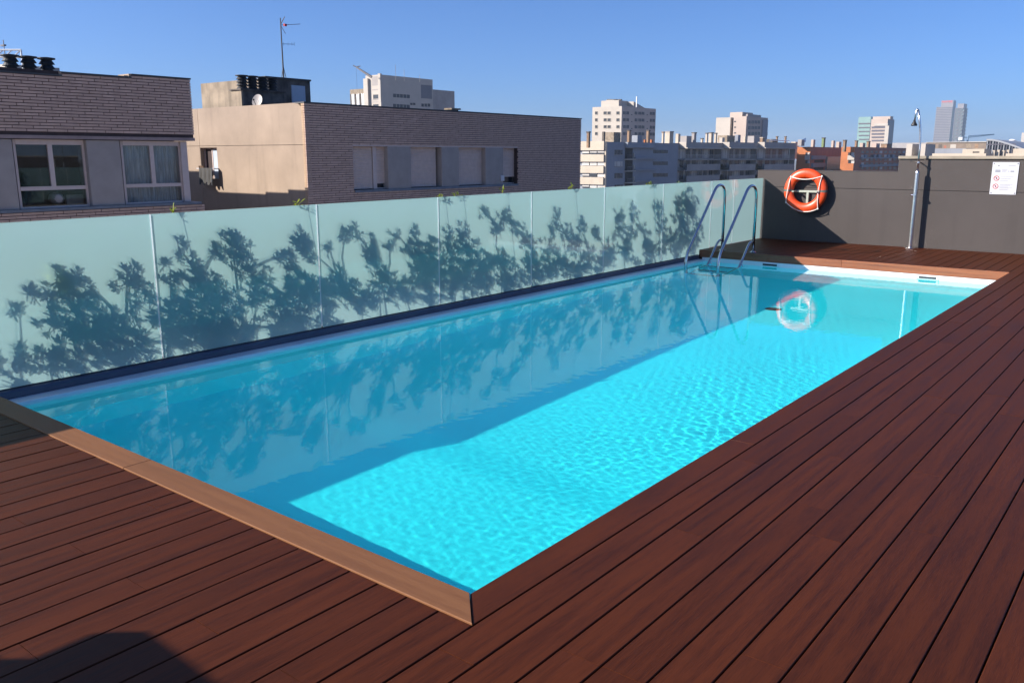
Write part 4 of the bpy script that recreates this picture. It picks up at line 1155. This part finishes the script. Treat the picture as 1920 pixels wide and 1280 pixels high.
for r_ in range(3):
    q = 227 + 10.7*r_; win_y(1376.5, q, 1380, q + 2.4, yc, T2, sill=False)
    for (p0, p1) in ((1403, 1407), (1409, 1413.5), (1415, 1419), (1420.5, 1425), (1430, 1434), (1435, 1439)):
        win_x(p0, q - 1, p1, q + 5, xc, T2)
wall_x(yr_ - 8, yr_ - 1, xc, ZG, zt - 1.2, T2, M['greyb'], 'balcony_shaft', .6)

# grey and cream apartment block
xc, yc, zt, xl, yr_ = corner(1136, 266, 220, 1082, 1272, 268)
G_ = thing('banded_block', 'apartment block with sunlit cream bands and a blue grey side', 'building', (xc, yc, ZG))
MB().box(xl, xc - .02, yc + .25, yr_, ZG, zt).build('wall', M['greyb'], G_)
MB().box(xc - .25, xc + .12, yc - .05, yc + .6, ZG, zt + .05).build('corner_strip', M['cream'], G_)
for r_ in range(4):
    q = 266 + 21.3*r_
    za, zb_ = ony(1110, q if r_ else 265, yc).z, ony(1110, q + (16 if r_ == 0 else 12), yc).z
    if r_: za = ony(1110, q + 4 - 1.5, yc).z; zb_ = ony(1110, q + 16, yc).z
    MB().box(xl, xc - .3, yc - .45, yc + .24, zb_, za).build('spandrel', M['cream'], G_)
    for j in range(3):
        a, b_ = ony(1091.5 + 14.3*j, q + 17, yc).x, ony(1104.5 + 14.3*j, q + 17, yc).x
        zw1, zw0 = zb_ - .05, ony(1110, q + 23, yc).z
        wb = MB().box(a, b_, yc + .1, yc + .24, zw0, zw1).build('window', M['winfar'], G_)
        fr_b = [.75, .6, .6, 1, 1, 1, .7, .3, 1, .6, .9, .9][r_*3 + j]
        MB().box(a + .02, b_ - .02, yc + .06, yc + .09, zw1 - (zw1 - zw0)*fr_b, zw1).build('window_blind', M['blind'], wb)
for r_ in range(4):
    q = 281 + 21.9*r_
    win_x(1152.5, q, 1159.5, q + 9, xc, G_, M['winfar' if r_ != 1 else 'blind']); win_x(1160, q, 1167, q + 9, xc, G_, M['winfar' if r_ != 1 else 'blind'])
    for j in range(4): win_x(1224.5 + 7*j, q + .2, 1231 + 7*j, q + 6.6, xc, G_, M['winfar'], sill=False)
    # stacked corner balconies
    a, b_ = onx(1172, q, xc), onx(1186, q, xc)
    zt_, zb_ = onx(1180, q - 2.5, xc).z, onx(1180, q + 17, xc).z
    wall_x(a.y, b_.y, xc, zb_, zt_, G_, M['room'], 'recess_shade', .04)  # flat dark panel, its colour stands in for recess shade
    bs = MB().box(xc, xc + 1.0, a.y - .3, b_.y + .25, zb_ - .22, zb_).build('balcony_slab', M['white_b'], G_)
    for k in range(7): yy = a.y + (b_.y - a.y) * k / 6; MB().box(xc + .93, xc + .97, yy - .025, yy + .025, zb_, zb_ + 1.0).build('baluster', M['rail'], bs)
    MB().box(xc + .9, xc + 1.0, a.y - .2, b_.y + .2, zb_ + 1.0, zb_ + 1.06).build('hand_rail', M['rail'], bs)
    a2, b2 = onx(1188, q, xc), onx(1229, q, xc)
    MB().box(xc, xc + .7, a2.y, b2.y, zb_ - .1, zb_ + .35).build('shade_fin', M['greyb'], G_)
    MB().box(xc, xc + .3, b_.y + .26, b_.y + .7, zb_, zb_ + 1.5).build('balcony_fin', M['white_b'], G_)
a, b_ = onx(1172, 267, xc), onx(1230, 267, xc)
MB().box(xc, xc + .9, a.y, b_.y, onx(1180, 277, xc).z, zt + .02).build('roof_fascia', M['greyb'], G_)
XH = xc - 4.5
xo, yo, zo, xlo, yro = corner(1520, 275.5, 318, 1495, 1640, 277)
x2, y2_, z2, xl2_, yr2_ = corner(1603, 275.5, 312, 1578, 1709, 277.5)
# roofscape of the banded block
def roofbox(p0, p1, q0, q1, d, mat, label, cat='rooftop box', name='roof_box', cap=None, grp=None):
    xp = xc - 2.5 if p0 < 1266 else XH - 3.0 if p0 < 1490 else xo - 2.5 if p0 < 1576 else x2 - 2.5       # roofs they stand on
    pc = p0 + (p1 - p0) * .55
    P_ = onx(pc, q0, xp); x0_ = ony(p0, q0, P_.y).x; y1_ = onx(p1, q0, P_.x).y
    zb_ = min(onx(pc, q1, xp).z, P_.z - .6) - 1.5
    o = thing(name, label, cat, (P_.x, P_.y, zb_), grp)
    MB().box(x0_, P_.x, P_.y, y1_, zb_, P_.z).build('body', M[mat], o)
    if cap: MB().box(x0_ - .12, P_.x + .12, P_.y - .12, y1_ + .12, P_.z, P_.z + .3).build('cap', M[cap], o)
    return o
roofbox(1100, 1107, 249, 266, 224, 'chim', 'ochre chimney left of the cream tower foot', 'chimney', 'chimney', 'soot_shade')
roofbox(1135, 1164, 248, 267, 223, 'conc', 'grey beige stair house with slanted roof before the cream tower', 'stair house', 'stair_house')
roofbox(1129, 1135, 247, 266, 223.5, 'soot_shade', 'thin dark flue beside the grey beige stair house', 'chimney', 'chimney')
roofbox(1176, 1183, 246, 268, 221.5, 'chim', 'left brown chimney before the shaded tower side', 'chimney', 'chimney', 'soot_shade', 'brown chimneys of the banded block')
roofbox(1212, 1219, 246, 268, 221.5, 'chim', 'right brown chimney with orange boxes at its foot', 'chimney', 'chimney', 'soot_shade', 'brown chimneys of the banded block')
roofbox(1185, 1204, 254, 268, 224, 'greyb', 'low grey wall between the two brown chimneys', 'roof wall', 'roof_wall')
roofbox(1207, 1212, 262, 268, 221, 'orangeb', 'orange roof box left of the right brown chimney', 'box', 'roof_crate', None, 'orange boxes on the banded block')
roofbox(1219, 1224, 262, 268, 221, 'orangeb', 'orange roof box right of the right brown chimney', 'box', 'roof_crate', None, 'orange boxes on the banded block')
roofbox(1241, 1246, 249, 268, 226, 'cream', 'narrow cream flue beside the wide cream stair house', 'flue', 'flue', 'chim')
roofbox(1247, 1263, 248, 268, 226, 'cream', 'wide cream stair house at the end of the banded block', 'stair house', 'stair_house', 'greyw')

# long balcony block
XH = xc - 4.5
H_ = thing('balcony_block', 'long grey apartment block with three bays of balconies', 'building', (XH, yr_ + 20, ZG))
def yh(p, q=290, x=XH): return onx(p, q, x).y
zr = onx(1300, 267, XH + 2.2).z
XH0 = XH
bays = [(1287, 1354), (1368, 1423), (1434, 1484)]
for bi, (p0, p1) in enumerate(bays):                      # each bay stands further forward than the last
    XH = XH0 + 2.3 * bi
    XF = XH + 2.4
    y0, y1 = yh(p0, 270, XF), yh(p1 + 9, 270, XF)
    z1, z0 = onx(p0, 266.5, XF).z, onx(p0, 276.5, XF).z
    MB().box(XH - 16, XH, (yr_ + .2) if bi == 0 else y0 - .9, y1 + (1.5 if bi < 2 else 0), ZG, z1 - .3).build('wall', M['greyw'], H_)
    MB().box(XH, XF, y0, y1, z0, z1).build('roof_parapet', M['greyw'], H_)
    MB().box(XH - .1, XF - .002, y0 - .08, y0 - .001, z0, z1).build('parapet_end', M['white_b'], H_)  # paler skin on the end, sunlight put into its colour
    MB().box(XH, XF + .6, y0 - .3, y1, z0 - .35, z0 - .001).build('roof_slab', M['white_b'], H_)
    rows = [(280, 292, 291, 299, 'rail'), (301, 309, 308.5, 319, 'solid'), (321, 331, 330, 341, 'solid'), (342, 352, 351, 362, 'solid')]
    nw = [7, 6, 5][bi]
    for ri, (qa, qb, ra, rb_, kind_) in enumerate(rows):
        za, zb_ = onx(p0, qa, XH).z, onx(p0, qb + 5, XH).z
        for k in range(nw):
            t0, t1 = (k + .18) / nw, (k + .78) / nw
            if (k * 5 + ri * 3 + bi) % 7 == 0: t1 += .15 / nw
            ya_, yb_ = y0 + (y1 - y0) * t0, y0 + (y1 - y0) * t1
            o = wall_x(ya_, yb_, XH, zb_, za, H_, M['winfar' if (k + ri) % 4 else 'blind'], 'window', .05)
            MB().box(XH, XH + .12, (ya_+yb_)/2 - .05, (ya_+yb_)/2 + .05, zb_, za).build('window_frame', M['greyw'], o)
        zs_ = onx(p0, rb_, XF).z
        sl = MB().box(XH, XF - .1, y0 - .6, y1 + .1, zs_ - .3, zs_).build('balcony_slab', M['greyw'], H_)
        zp = onx(p0, ra, XF).z
        if kind_ == 'solid':
            MB().box(XF - .25, XF - .1, y0 + 1.2, y1 - .6, zs_ + .001, zp).build('balcony_parapet', M['greyw'], H_)
        else:
            nb = 34
            bm_ = MB()
            for k in range(nb): yy = y0 + (y1 - y0) * (k + .5) / nb; bm_.box(XF - .2, XF - .14, yy - .04, yy + .04, zs_, zp)
            bm_.box(XF - .22, XF - .12, y0, y1, zp, zp + .08)
            bm_.build('balustrade', M['blind'], sl)
    yd = y0 - (1.6 if bi == 0 else .9)
    for ri in range(4):
        zz = onx(p0, [299, 319, 341, 362][ri], XF).z
        MB().box(XH, XH + .05, y0 - (4.2 if bi == 0 else .85), y0 - .7, zz + .1, zz + 2.4).build('side_opening', M['room'], H_)
    MB().box(XH, XF - .3, y1 + .12, y1 + .35, ZG, z1 - 1).build('party_wall', M['greyw'], H_)
XH = XH0
roofbox(1267, 1276, 251, 268, 233, 'cream', 'cream roof box behind the first balcony bay', 'rooftop box', 'roof_box', None)
roofbox(1276, 1297, 255, 268, 236, 'greyw', 'grey stair house behind the first balcony bay', 'stair house', 'stair_house')
roofbox(1297, 1306, 250, 268, 236, 'greyw', 'narrow grey chimney at the end of the grey stair house', 'chimney', 'chimney', 'soot_shade')
roofbox(1314, 1319, 261, 269, 238, 'cream', 'tiny cream flue between the balcony bay roofs', 'flue', 'flue', 'soot_shade')
roofbox(1323, 1328, 251, 269, 239, 'cream', 'first of three upright cream flues before the beige tower', 'flue', 'flue', 'soot_shade', 'upright cream flues')
roofbox(1329, 1338, 250, 269, 239.3, 'cream', 'wide middle one of three upright cream flues', 'flue', 'flue', 'soot_shade', 'upright cream flues')
roofbox(1339.5, 1345, 251, 269, 239.6, 'cream', 'third of three upright cream flues, next to the white panel', 'flue', 'flue', 'soot_shade', 'upright cream flues')
roofbox(1349, 1359, 258, 269, 239, 'white_b', 'bright white panel under the concrete canopy', 'panel', 'roof_panel')
roofbox(1346, 1378, 254, 258, 243, 'conc', 'flat concrete canopy over the bright white panel', 'canopy', 'roof_canopy')
roofbox(1378, 1389, 253, 269, 240, 'greyb', 'dark grey stair house right of the concrete canopy', 'stair house', 'stair_house')
roofbox(1394, 1400, 256, 270, 242, 'cream', 'pale pillar beside the dark grey stair house', 'flue', 'flue')
roofbox(1402, 1424, 255, 270, 245, 'greyw', 'grey roof box below the beige tower corner', 'rooftop box', 'roof_box')
roofbox(1425, 1434, 259, 270, 243, 'chim', 'orange brown chimney before the third balcony bay', 'chimney', 'chimney', 'cream')
roofbox(1437, 1458, 261, 270, 247, 'soot_shade', 'dark low roof house under the white pipe frame', 'roof house', 'roof_house')
roofbox(1455, 1459, 257, 270, 246, 'chim', 'left thin chimney inside the white pipe frame', 'chimney', 'chimney', 'soot_shade', 'thin chimneys by the pipe frame')
roofbox(1471, 1475, 257, 270, 246, 'chim', 'right thin chimney inside the white pipe frame', 'chimney', 'chimney', 'soot_shade', 'thin chimneys by the pipe frame')
a, b_ = onx(1443.5, 263, XH - 1.5), onx(1480, 264.5, XH - 1.5)
pf = thing('pipe_frame', 'white pipe frame on the roof of the long balcony block', 'pipe frame', (a.x, a.y, zr))
MB().tube(arc([(a.x, a.y, zr - .3), a, b_, (b_.x, b_.y, zr - .3)], .3, 4), .16, 8).build('pipe', M['steelw'], pf, smooth=True)
roofbox(1483, 1499, 266, 291, 262, 'cream', 'cream block between the balcony block and the orange brick block', 'building', 'cream_block')
o = roofbox(1496, 1509, 262, 266, 300, 'greyw', 'tilted blue solar panel on the orange brick block', 'solar panel', 'solar_panel')
a = ony(1495, 267, yo + 3); b_ = ony(1510, 267, yo + 3)
pm_ = MB(); pm_.extrude([(a.x, a.y, a.z), (b_.x, b_.y, a.z), (b_.x, b_.y, a.z + 1.6)], (0, .3, 0)); pm_.build('panel', M['solar'], o)

# orange brick block
xo, yo, zo, xlo, yro = corner(1520, 275.5, 318, 1495, 1640, 277)
I_ = thing('orange_block', 'orange brick apartment block with white balcony parapets', 'building', (xo, yo, ZG))
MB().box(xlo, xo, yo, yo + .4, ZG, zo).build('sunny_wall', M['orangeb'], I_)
MB().box(xlo + .02, xo - .01, yo + .41, yro, ZG, zo - .01).build('wall', M['redb_shade'], I_)  # same brick as the sunny wall, coloured as shaded
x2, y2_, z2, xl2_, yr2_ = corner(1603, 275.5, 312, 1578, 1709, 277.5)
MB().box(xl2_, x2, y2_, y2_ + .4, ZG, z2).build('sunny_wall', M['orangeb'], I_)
MB().box(xl2_ + .02, x2 - .01, y2_ + .41, yr2_, ZG, z2 - .01).build('wall', M['redb_shade'], I_)
for (pl_, pr_, yy) in ((1510, 1518.5, yo), (1590, 1602, y2_)):
    for q in (286, 301):
        win_y(pl_ + .5, q, (pl_+pr_)/2 - .4, q + 5.5, yy, I_, sill=False); win_y((pl_+pr_)/2 + .4, q, pr_ - .5, q + 5.5, yy, I_, M['blind'], sill=False)
    a, b_ = ony(pl_, 291.5, yy), ony(pr_, 300, yy)
    MB().box(a.x, b_.x, yy - .5, yy - .001, b_.z, a.z).build('balcony_parapet', M['white_b'], I_)
for q in (292, 306):
    a, b_ = onx(1521, q, xo), onx(1545, q + 7, xo); MB().box(xo, xo + .8, a.y, b_.y, b_.z, a.z).build('balcony_parapet', M['greyb'], I_)
    win_x(1527, q + 8, 1544, q + 13, xo, I_, M['room'], sill=False)
for k in range(10):
    p = 1615 + 8.6*k
    for q in (283, 290.5, 297, 305, 313):
        win_x(p, q, p + 4.6, q + 4.6, x2, I_, M['winfar' if (k*3 + int(q)) % 5 else 'blind'], sill=False)
    if k % 3 != 1: win_x(p + 4.8, 290, p + 8, 296, x2, I_, M['greyb'], 'awning', False, .5)
for q in (295.5, 309): a, b_ = onx(1612, q, x2), onx(1706, q + 1, x2); MB().box(x2, x2 + .9, a.y, b_.y, b_.z - .1, a.z).build('balcony_slab', M['greyb'], I_)
win_x(1548, 294, 1575, 318, xo, I_, M['teal_g'], 'glazed_bay', False, .8)
roofbox(1541, 1548, 259.5, 292, 316, 'greenb', 'green tiled stair tower on the orange brick block', 'stair tower', 'stair_tower', 'soot_shade')
for (p0, p1, q, mt, lab) in ((1521, 1529, 262, 'beige_b', 'wide pink chimney left of the green stair tower'), (1559, 1566, 264, 'beige_b', 'first pale chimney right of the green stair tower'), (1568, 1578, 266, 'beige_b', 'broad pale roof box right of the green stair tower'),
        (1581, 1588, 264, 'chim', 'brown orange chimney near the second orange wall'), (1603, 1609, 265, 'chim', 'brown chimney left of the green glass office'), (1612, 1623, 268, 'beige_b', 'pale pink roof box under the green glass office'),
        (1625, 1632, 266, 'chim', 'brown chimney under the green glass office'), (1635, 1650, 269, 'beige_b', 'wide pale roof box under the white framed office'), (1652, 1672, 271, 'chim', 'cluttered brown roof box at the end of the orange block')):
    roofbox(p0, p1, q, 277, 330, mt, lab, 'chimney' if 'chimney' in lab else 'rooftop box', 'chimney' if 'chimney' in lab else 'roof_box', 'soot_shade' if mt == 'chim' else None, 'chimneys along the orange block roof')

# green glass office and its white framed neighbour
xg, yg, zg_, xlg, yrg = corner(1633, 219, 820, 1610, 1640)
J_ = thing('glass_office', 'pale green glass office tower with thin floor lines', 'office tower', (xg, yg, ZG))
MB().box(xlg, xg, yg, yrg, ZG, zg_).build('curtain_wall', M['teal_g'], J_)
for r_ in range(5):
    q = 231 + 7.4*r_; a = ony(1610.3, q, yg); b_ = ony(1632.5, q + 1.8, yg)
    MB().box(a.x, b_.x, yg - .4, yg - .01, b_.z, a.z).build('floor_band', M['tower_d'], J_)
xg, yg, zg_, xlg, yrg = corner(1665, 223, 800, 1634, 1677)
J2 = thing('white_framed_office', 'white framed office block beside the green glass tower', 'office block', (xg, yg, ZG))
MB().box(xlg, xg, yg, yrg, ZG, zg_).build('wall', M['beige_b'], J2)
MB().box(xg - .1, xg + .4, yg + .5, yrg - .5, ZG, zg_ - 1).build('side_cladding', M['tower_d'], J2)
for r_ in range(5):
    q = 237.5 + 6.2*r_; a = ony(1634.5, q, yg); b_ = ony(1660, q + 2.8, yg)
    MB().box(a.x, b_.x, yg - .3, yg - .01, b_.z, a.z).build('window_band', M['tower_d'], J2)
a, b_ = ony(1639, 232, yg), ony(1665, 236, yg); MB().box(a.x, b_.x, yg - 1, yg - .31, b_.z, a.z).build('frame_top', M['white_b'], J2)
a, b_ = ony(1660.5, 236, yg), ony(1665, 265, yg); MB().box(a.x, b_.x, yg - 1, yg - .31, ZG, a.z - .01).build('frame_side', M['white_b'], J2)
a, b_ = at(1637, 219, 812), at(1676, 222, 812); MB().box(a.x, b_.x, a.y, a.y + 10, zg_ - 1, a.z).build('plant_room', M['beige_b'], J2)

# twin towers by the sea
xk, yk, zk, xlk, yrk = corner(1786, 200, 2090, 1756.5, 1792)
K_ = thing('striped_tower', 'tall striped office skyscraper with red letters on its crown', 'skyscraper', (xk, yk, ZG))
MB().box(xlk, xk, yk, yrk, ZG, zk).build('core', M['tower_d'], K_)
kb = MB(); nf = 34
for r_ in range(nf):
    z = zk - r_ * 4.0
    kb.box(xlk - .6, xk + .6, yk - .8, yrk + .5, z - 1.9, z)
kb.build('floor_bands', M['tower_l'], K_)
a, b_ = ony(1765.5, 189, yk + 3), ony(1787, 199, yk + 3)
MB().box(a.x, b_.x, yk + 3, yrk - 3, zk, a.z).build('crown', M['tower_l'], K_)
cu = bpy.data.curves.new('crown_letters', 'FONT'); cu.body = 'MAPFRE'; cu.size = 6.4; cu.extrude = .2; cu.align_x = 'CENTER'; cu.space_character = 1.1
to = bpy.data.objects.new('crown_letters', cu); col.objects.link(to)
dg = bpy.context.evaluated_depsgraph_get(); tme = bpy.data.meshes.new_from_object(to.evaluated_get(dg)); bpy.data.objects.remove(to)
tme.materials.clear(); tme.materials.append(M['red'])
to = bpy.data.objects.new('crown_letters', tme); col.objects.link(to); to.parent = K_
lp = ony(1775.5, 192.6, yk + 2.7); to.location = Vector((lp.x, lp.y, lp.z)) - origin(K_); to.rotation_euler = (math.pi/2, 0, 0)
xk, yk, zk, xlk, yrk = corner(1807, 203, 2060, 1792, 1814)
L_ = thing('lattice_tower', 'slim skyscraper wrapped in a white steel lattice', 'skyscraper', (xk, yk, ZG))
MB().box(xlk, xk, yk, yrk, ZG, zk).build('core', M['teal_g'], L_)
MB().box(xlk + 3, xk - 1, yk + 4, yrk - 3, zk, zk + 11).build('crown', M['tower_l'], L_)
lt = MB(); nseg = 11; hgt = (zk - 20) / nseg
for face in ('y', 'x'):
    a0_, a1_ = (xlk, xk) if face == 'y' else (yk, yrk)
    for c_ in range(2):
        u0, u1 = a0_ + (a1_ - a0_) * c_ / 2, a0_ + (a1_ - a0_) * (c_ + 1) / 2
        for r_ in range(nseg):
            za, zb_ = zk - r_*hgt, zk - (r_ + 1)*hgt
            for (p, q) in (((u0, za), (u1, zb_)), ((u1, za), (u0, zb_)), ((u0, za), (u0, zb_)), ((u0, za), (u1, za))):
                f = (lambda t: (t[0], yk - 1.2, t[1])) if face == 'y' else (lambda t: (xk + 1.2, t[0], t[1]))
                lt.tube([f(p), f(q)], .75, 4)
lt.build('steel_lattice', M['tower_l'], L_)
# tower crane
cb_ = at(1815, 258, 900); ce = at(1864, 252.5, 900); cs = at(1799, 257.5, 900)
cr = thing('tower_crane', 'blue tower crane with long jib beside the skyscrapers', 'crane', (cb_.x, cb_.y, ZG))
MB().tube([(cb_.x, cb_.y, ZG), (cb_.x, cb_.y, cb_.z + 1.5)], .9, 6).build('mast', M['crane'], cr)
jm = MB(); jm.tube([cs, cb_, ce], .45, 5); up_ = Vector((0, 0, 1.6)); jm.tube([cb_ + up_, ce + up_*.3], .35, 5)
for k in range(16): t = k/16; jm.tube([cb_.lerp(ce, t), (cb_ + up_).lerp(ce + up_*.3, t + .03)], .22, 4)
jm.build('jib', M['crane'], cr)
MB().box(cs.x - .5, cs.x + 3, cs.y - 1, cs.y + 1.5, cs.z - 3.0, cs.z).build('counterweight', M['steelw'], cr)

# low buildings at the right
def low(name, label, p0, p1, q, d, mat, depth=12, name2='wall', cat='building'):
    a, b_ = at(p0, q, d), at(p1, q, d); Y_ = min(a.y, b_.y)
    x0_, x1_ = ony(p0, q, Y_).x, ony(p1, q, Y_).x
    o = thing(name, label, cat, (x0_, Y_, ZG))
    MB().box(x0_, x1_, Y_, Y_ + depth, ZG, ony(p0, q, Y_).z).build(name2, M[mat], o)
    return o, x0_, x1_, Y_
low('white_house', 'narrow white house left of the shower head pipe', 1700, 1711, 270, 260, 'white_b')
low('white_house', 'white house with shaded flank right behind the shower pipe', 1726, 1736, 270, 255, 'white_b')
o, xa, xb, Yl = low('warehouse', 'long brown warehouse wall below the skyscrapers', 1737, 1850, 267.5, 420, 'brownw', 30)
for (p0, p1, q0, q1, mt) in ((1782, 1792, 271, 278, 'white_b'), (1760, 1766, 271, 278, 'soot_shade'), (1770, 1774, 273, 278, 'redb_shade'), (1740, 1755, 271, 274, 'chim'), (1800, 1806, 271, 277, 'brownw'), (1812, 1820, 270, 277, 'conc'), (1828, 1834, 270, 278, 'chim')):
    win_y(p0, q0, p1, q1, Yl, o, M[mt], 'wall_opening', False)
MB().box(xa, xb, Yl - .5, Yl + 30, ony(1780, 267.5, Yl).z, ony(1780, 266.3, Yl).z).build('roof_edge', M['white_b'], o)
low('shed', 'dark blue grey shed roofs in front of the brown warehouse', 1734, 1812, 279, 330, 'greyb', 14)
o, xa, xb, Yl = low('parapet_house', 'low cream parapet right of the shower column', 1748, 1849, 288, 170, 'cream', 8)
o, xa, xb, Yl = low('cream_house', 'low cream house with one dark opening before the arched hall', 1805, 1846, 279.5, 240, 'cream', 9)
win_y(1824, 284, 1836, 287, Yl, o, M['soot_shade'], 'opening', False)
low('parapet_house', 'cream parapet at the right edge above the sign', 1886, 1960, 288, 165, 'cream', 8)
low('cream_house', 'pale house at the right edge below the arched roof', 1900, 1960, 279, 230, 'cream', 9)
low('distant_block', 'faint white block at the right picture edge', 1916, 1945, 249, 1500, 'white_b', 20)
low('distant_row', 'far low row of pale buildings left of the skyscrapers', 1655, 1760, 268.3, 1300, 'greyw', 40)
low('distant_row', 'far low row of pale buildings under the crane', 1800, 1860, 265.5, 1500, 'metal_r', 40)
# arched hall
Ya_ = at(1851, 270, 350).y
hall = thing('arched_hall', 'hall with curved grey metal roof and dark glazed front', 'hall', (ony(1851, 280, Ya_).x, Ya_, ZG))
ptsr = [(1850, 260.5), (1860, 261), (1870, 262.6), (1880, 265), (1890, 268), (1900, 271.5), (1910, 275), (1918, 278.5), (1930, 283)]
rp_ = [ony(p, q, Ya_) for p, q in ptsr]
ringr = [(v_.x, Ya_, v_.z) for v_ in rp_] + [(v_.x, Ya_, v_.z - .7) for v_ in rp_[::-1]]
rm_ = MB(); rm_.extrude(ringr, (0, 60, 0)); rm_.build('curved_roof', M['metal_r'], hall)
wm_ = MB(); wm_.extrude([(v_.x, Ya_ + .6, v_.z - .71) for v_ in rp_] + [(rp_[-1].x, Ya_ + .6, ZG), (rp_[0].x, Ya_ + .6, ZG)], (0, .4, 0)); wm_.build('glazed_front', M['winfar'], hall)
for k in range(13):
    p = 1852 + 5.2*k
    za = float(np.interp(p, [t[0] for t in ptsr], [t[1] for t in ptsr])); v_ = ony(p, za, Ya_)
    MB().box(v_.x - .16, v_.x + .16, Ya_ + .2, Ya_ + .59, ZG, v_.z - .75).build('mullion', M['tower_d' if k % 2 else 'metal_r'], hall)
v0, v1 = ony(1850, 271, Ya_), ony(1905, 271, Ya_); MB().box(v0.x, v1.x, Ya_ + .15, Ya_ + .19, v0.z - .2, v0.z + .2).build('transom', M['tower_d'], hall)
for k in range(5):
    p = 1852 + 9*k
    low('pillar_block', ['leftmost pale pillar block at the foot of the arched hall', 'second pale pillar block under the arched hall glazing', 'middle one of five pale pillar blocks under the arched hall',
        'fourth pale pillar block, under the lower half of the curved roof', 'rightmost pale pillar block under the arched hall, by the pale house'][k], p, p + 4.5, 281 + (k % 2), 300, 'cream', 3)
b_ = at(1899, 261, 700); gt = thing('radar_mast', 'mushroom shaped white mast beyond the arched roof', 'mast', (b_.x, b_.y, ZG))
MB().tube([(b_.x, b_.y, ZG), (b_.x, b_.y, b_.z - 1.5)], .8, 8).build('shaft', M['steelw'], gt)
MB().lathe((b_.x, b_.y, b_.z - 2.4), [(.8, 0), (2.6, .9), (2.8, 1.5), (1.6, 2.3)], 16).build('dome', M['steelw'], gt)

# ================================================================== AIR
hz = MB().box(-6100, 6100, -6100, 6100, -20, 150)
haze = hz.build('haze', M['ground'])
hm = bpy.data.materials.new('haze_air'); hm.use_nodes = True
hn = hm.node_tree.nodes; hn.remove(hn['Principled BSDF'])
pv = hn.new('ShaderNodeVolumePrincipled'); pv.inputs['Density'].default_value = .00012; pv.inputs['Color'].default_value = (.62, .80, 1, 1)
hm.node_tree.links.new(pv.outputs[0], hn['Material Output'].inputs['Volume'])
haze.data.materials.clear(); haze.data.materials.append(hm)
haze['kind'] = 'stuff'
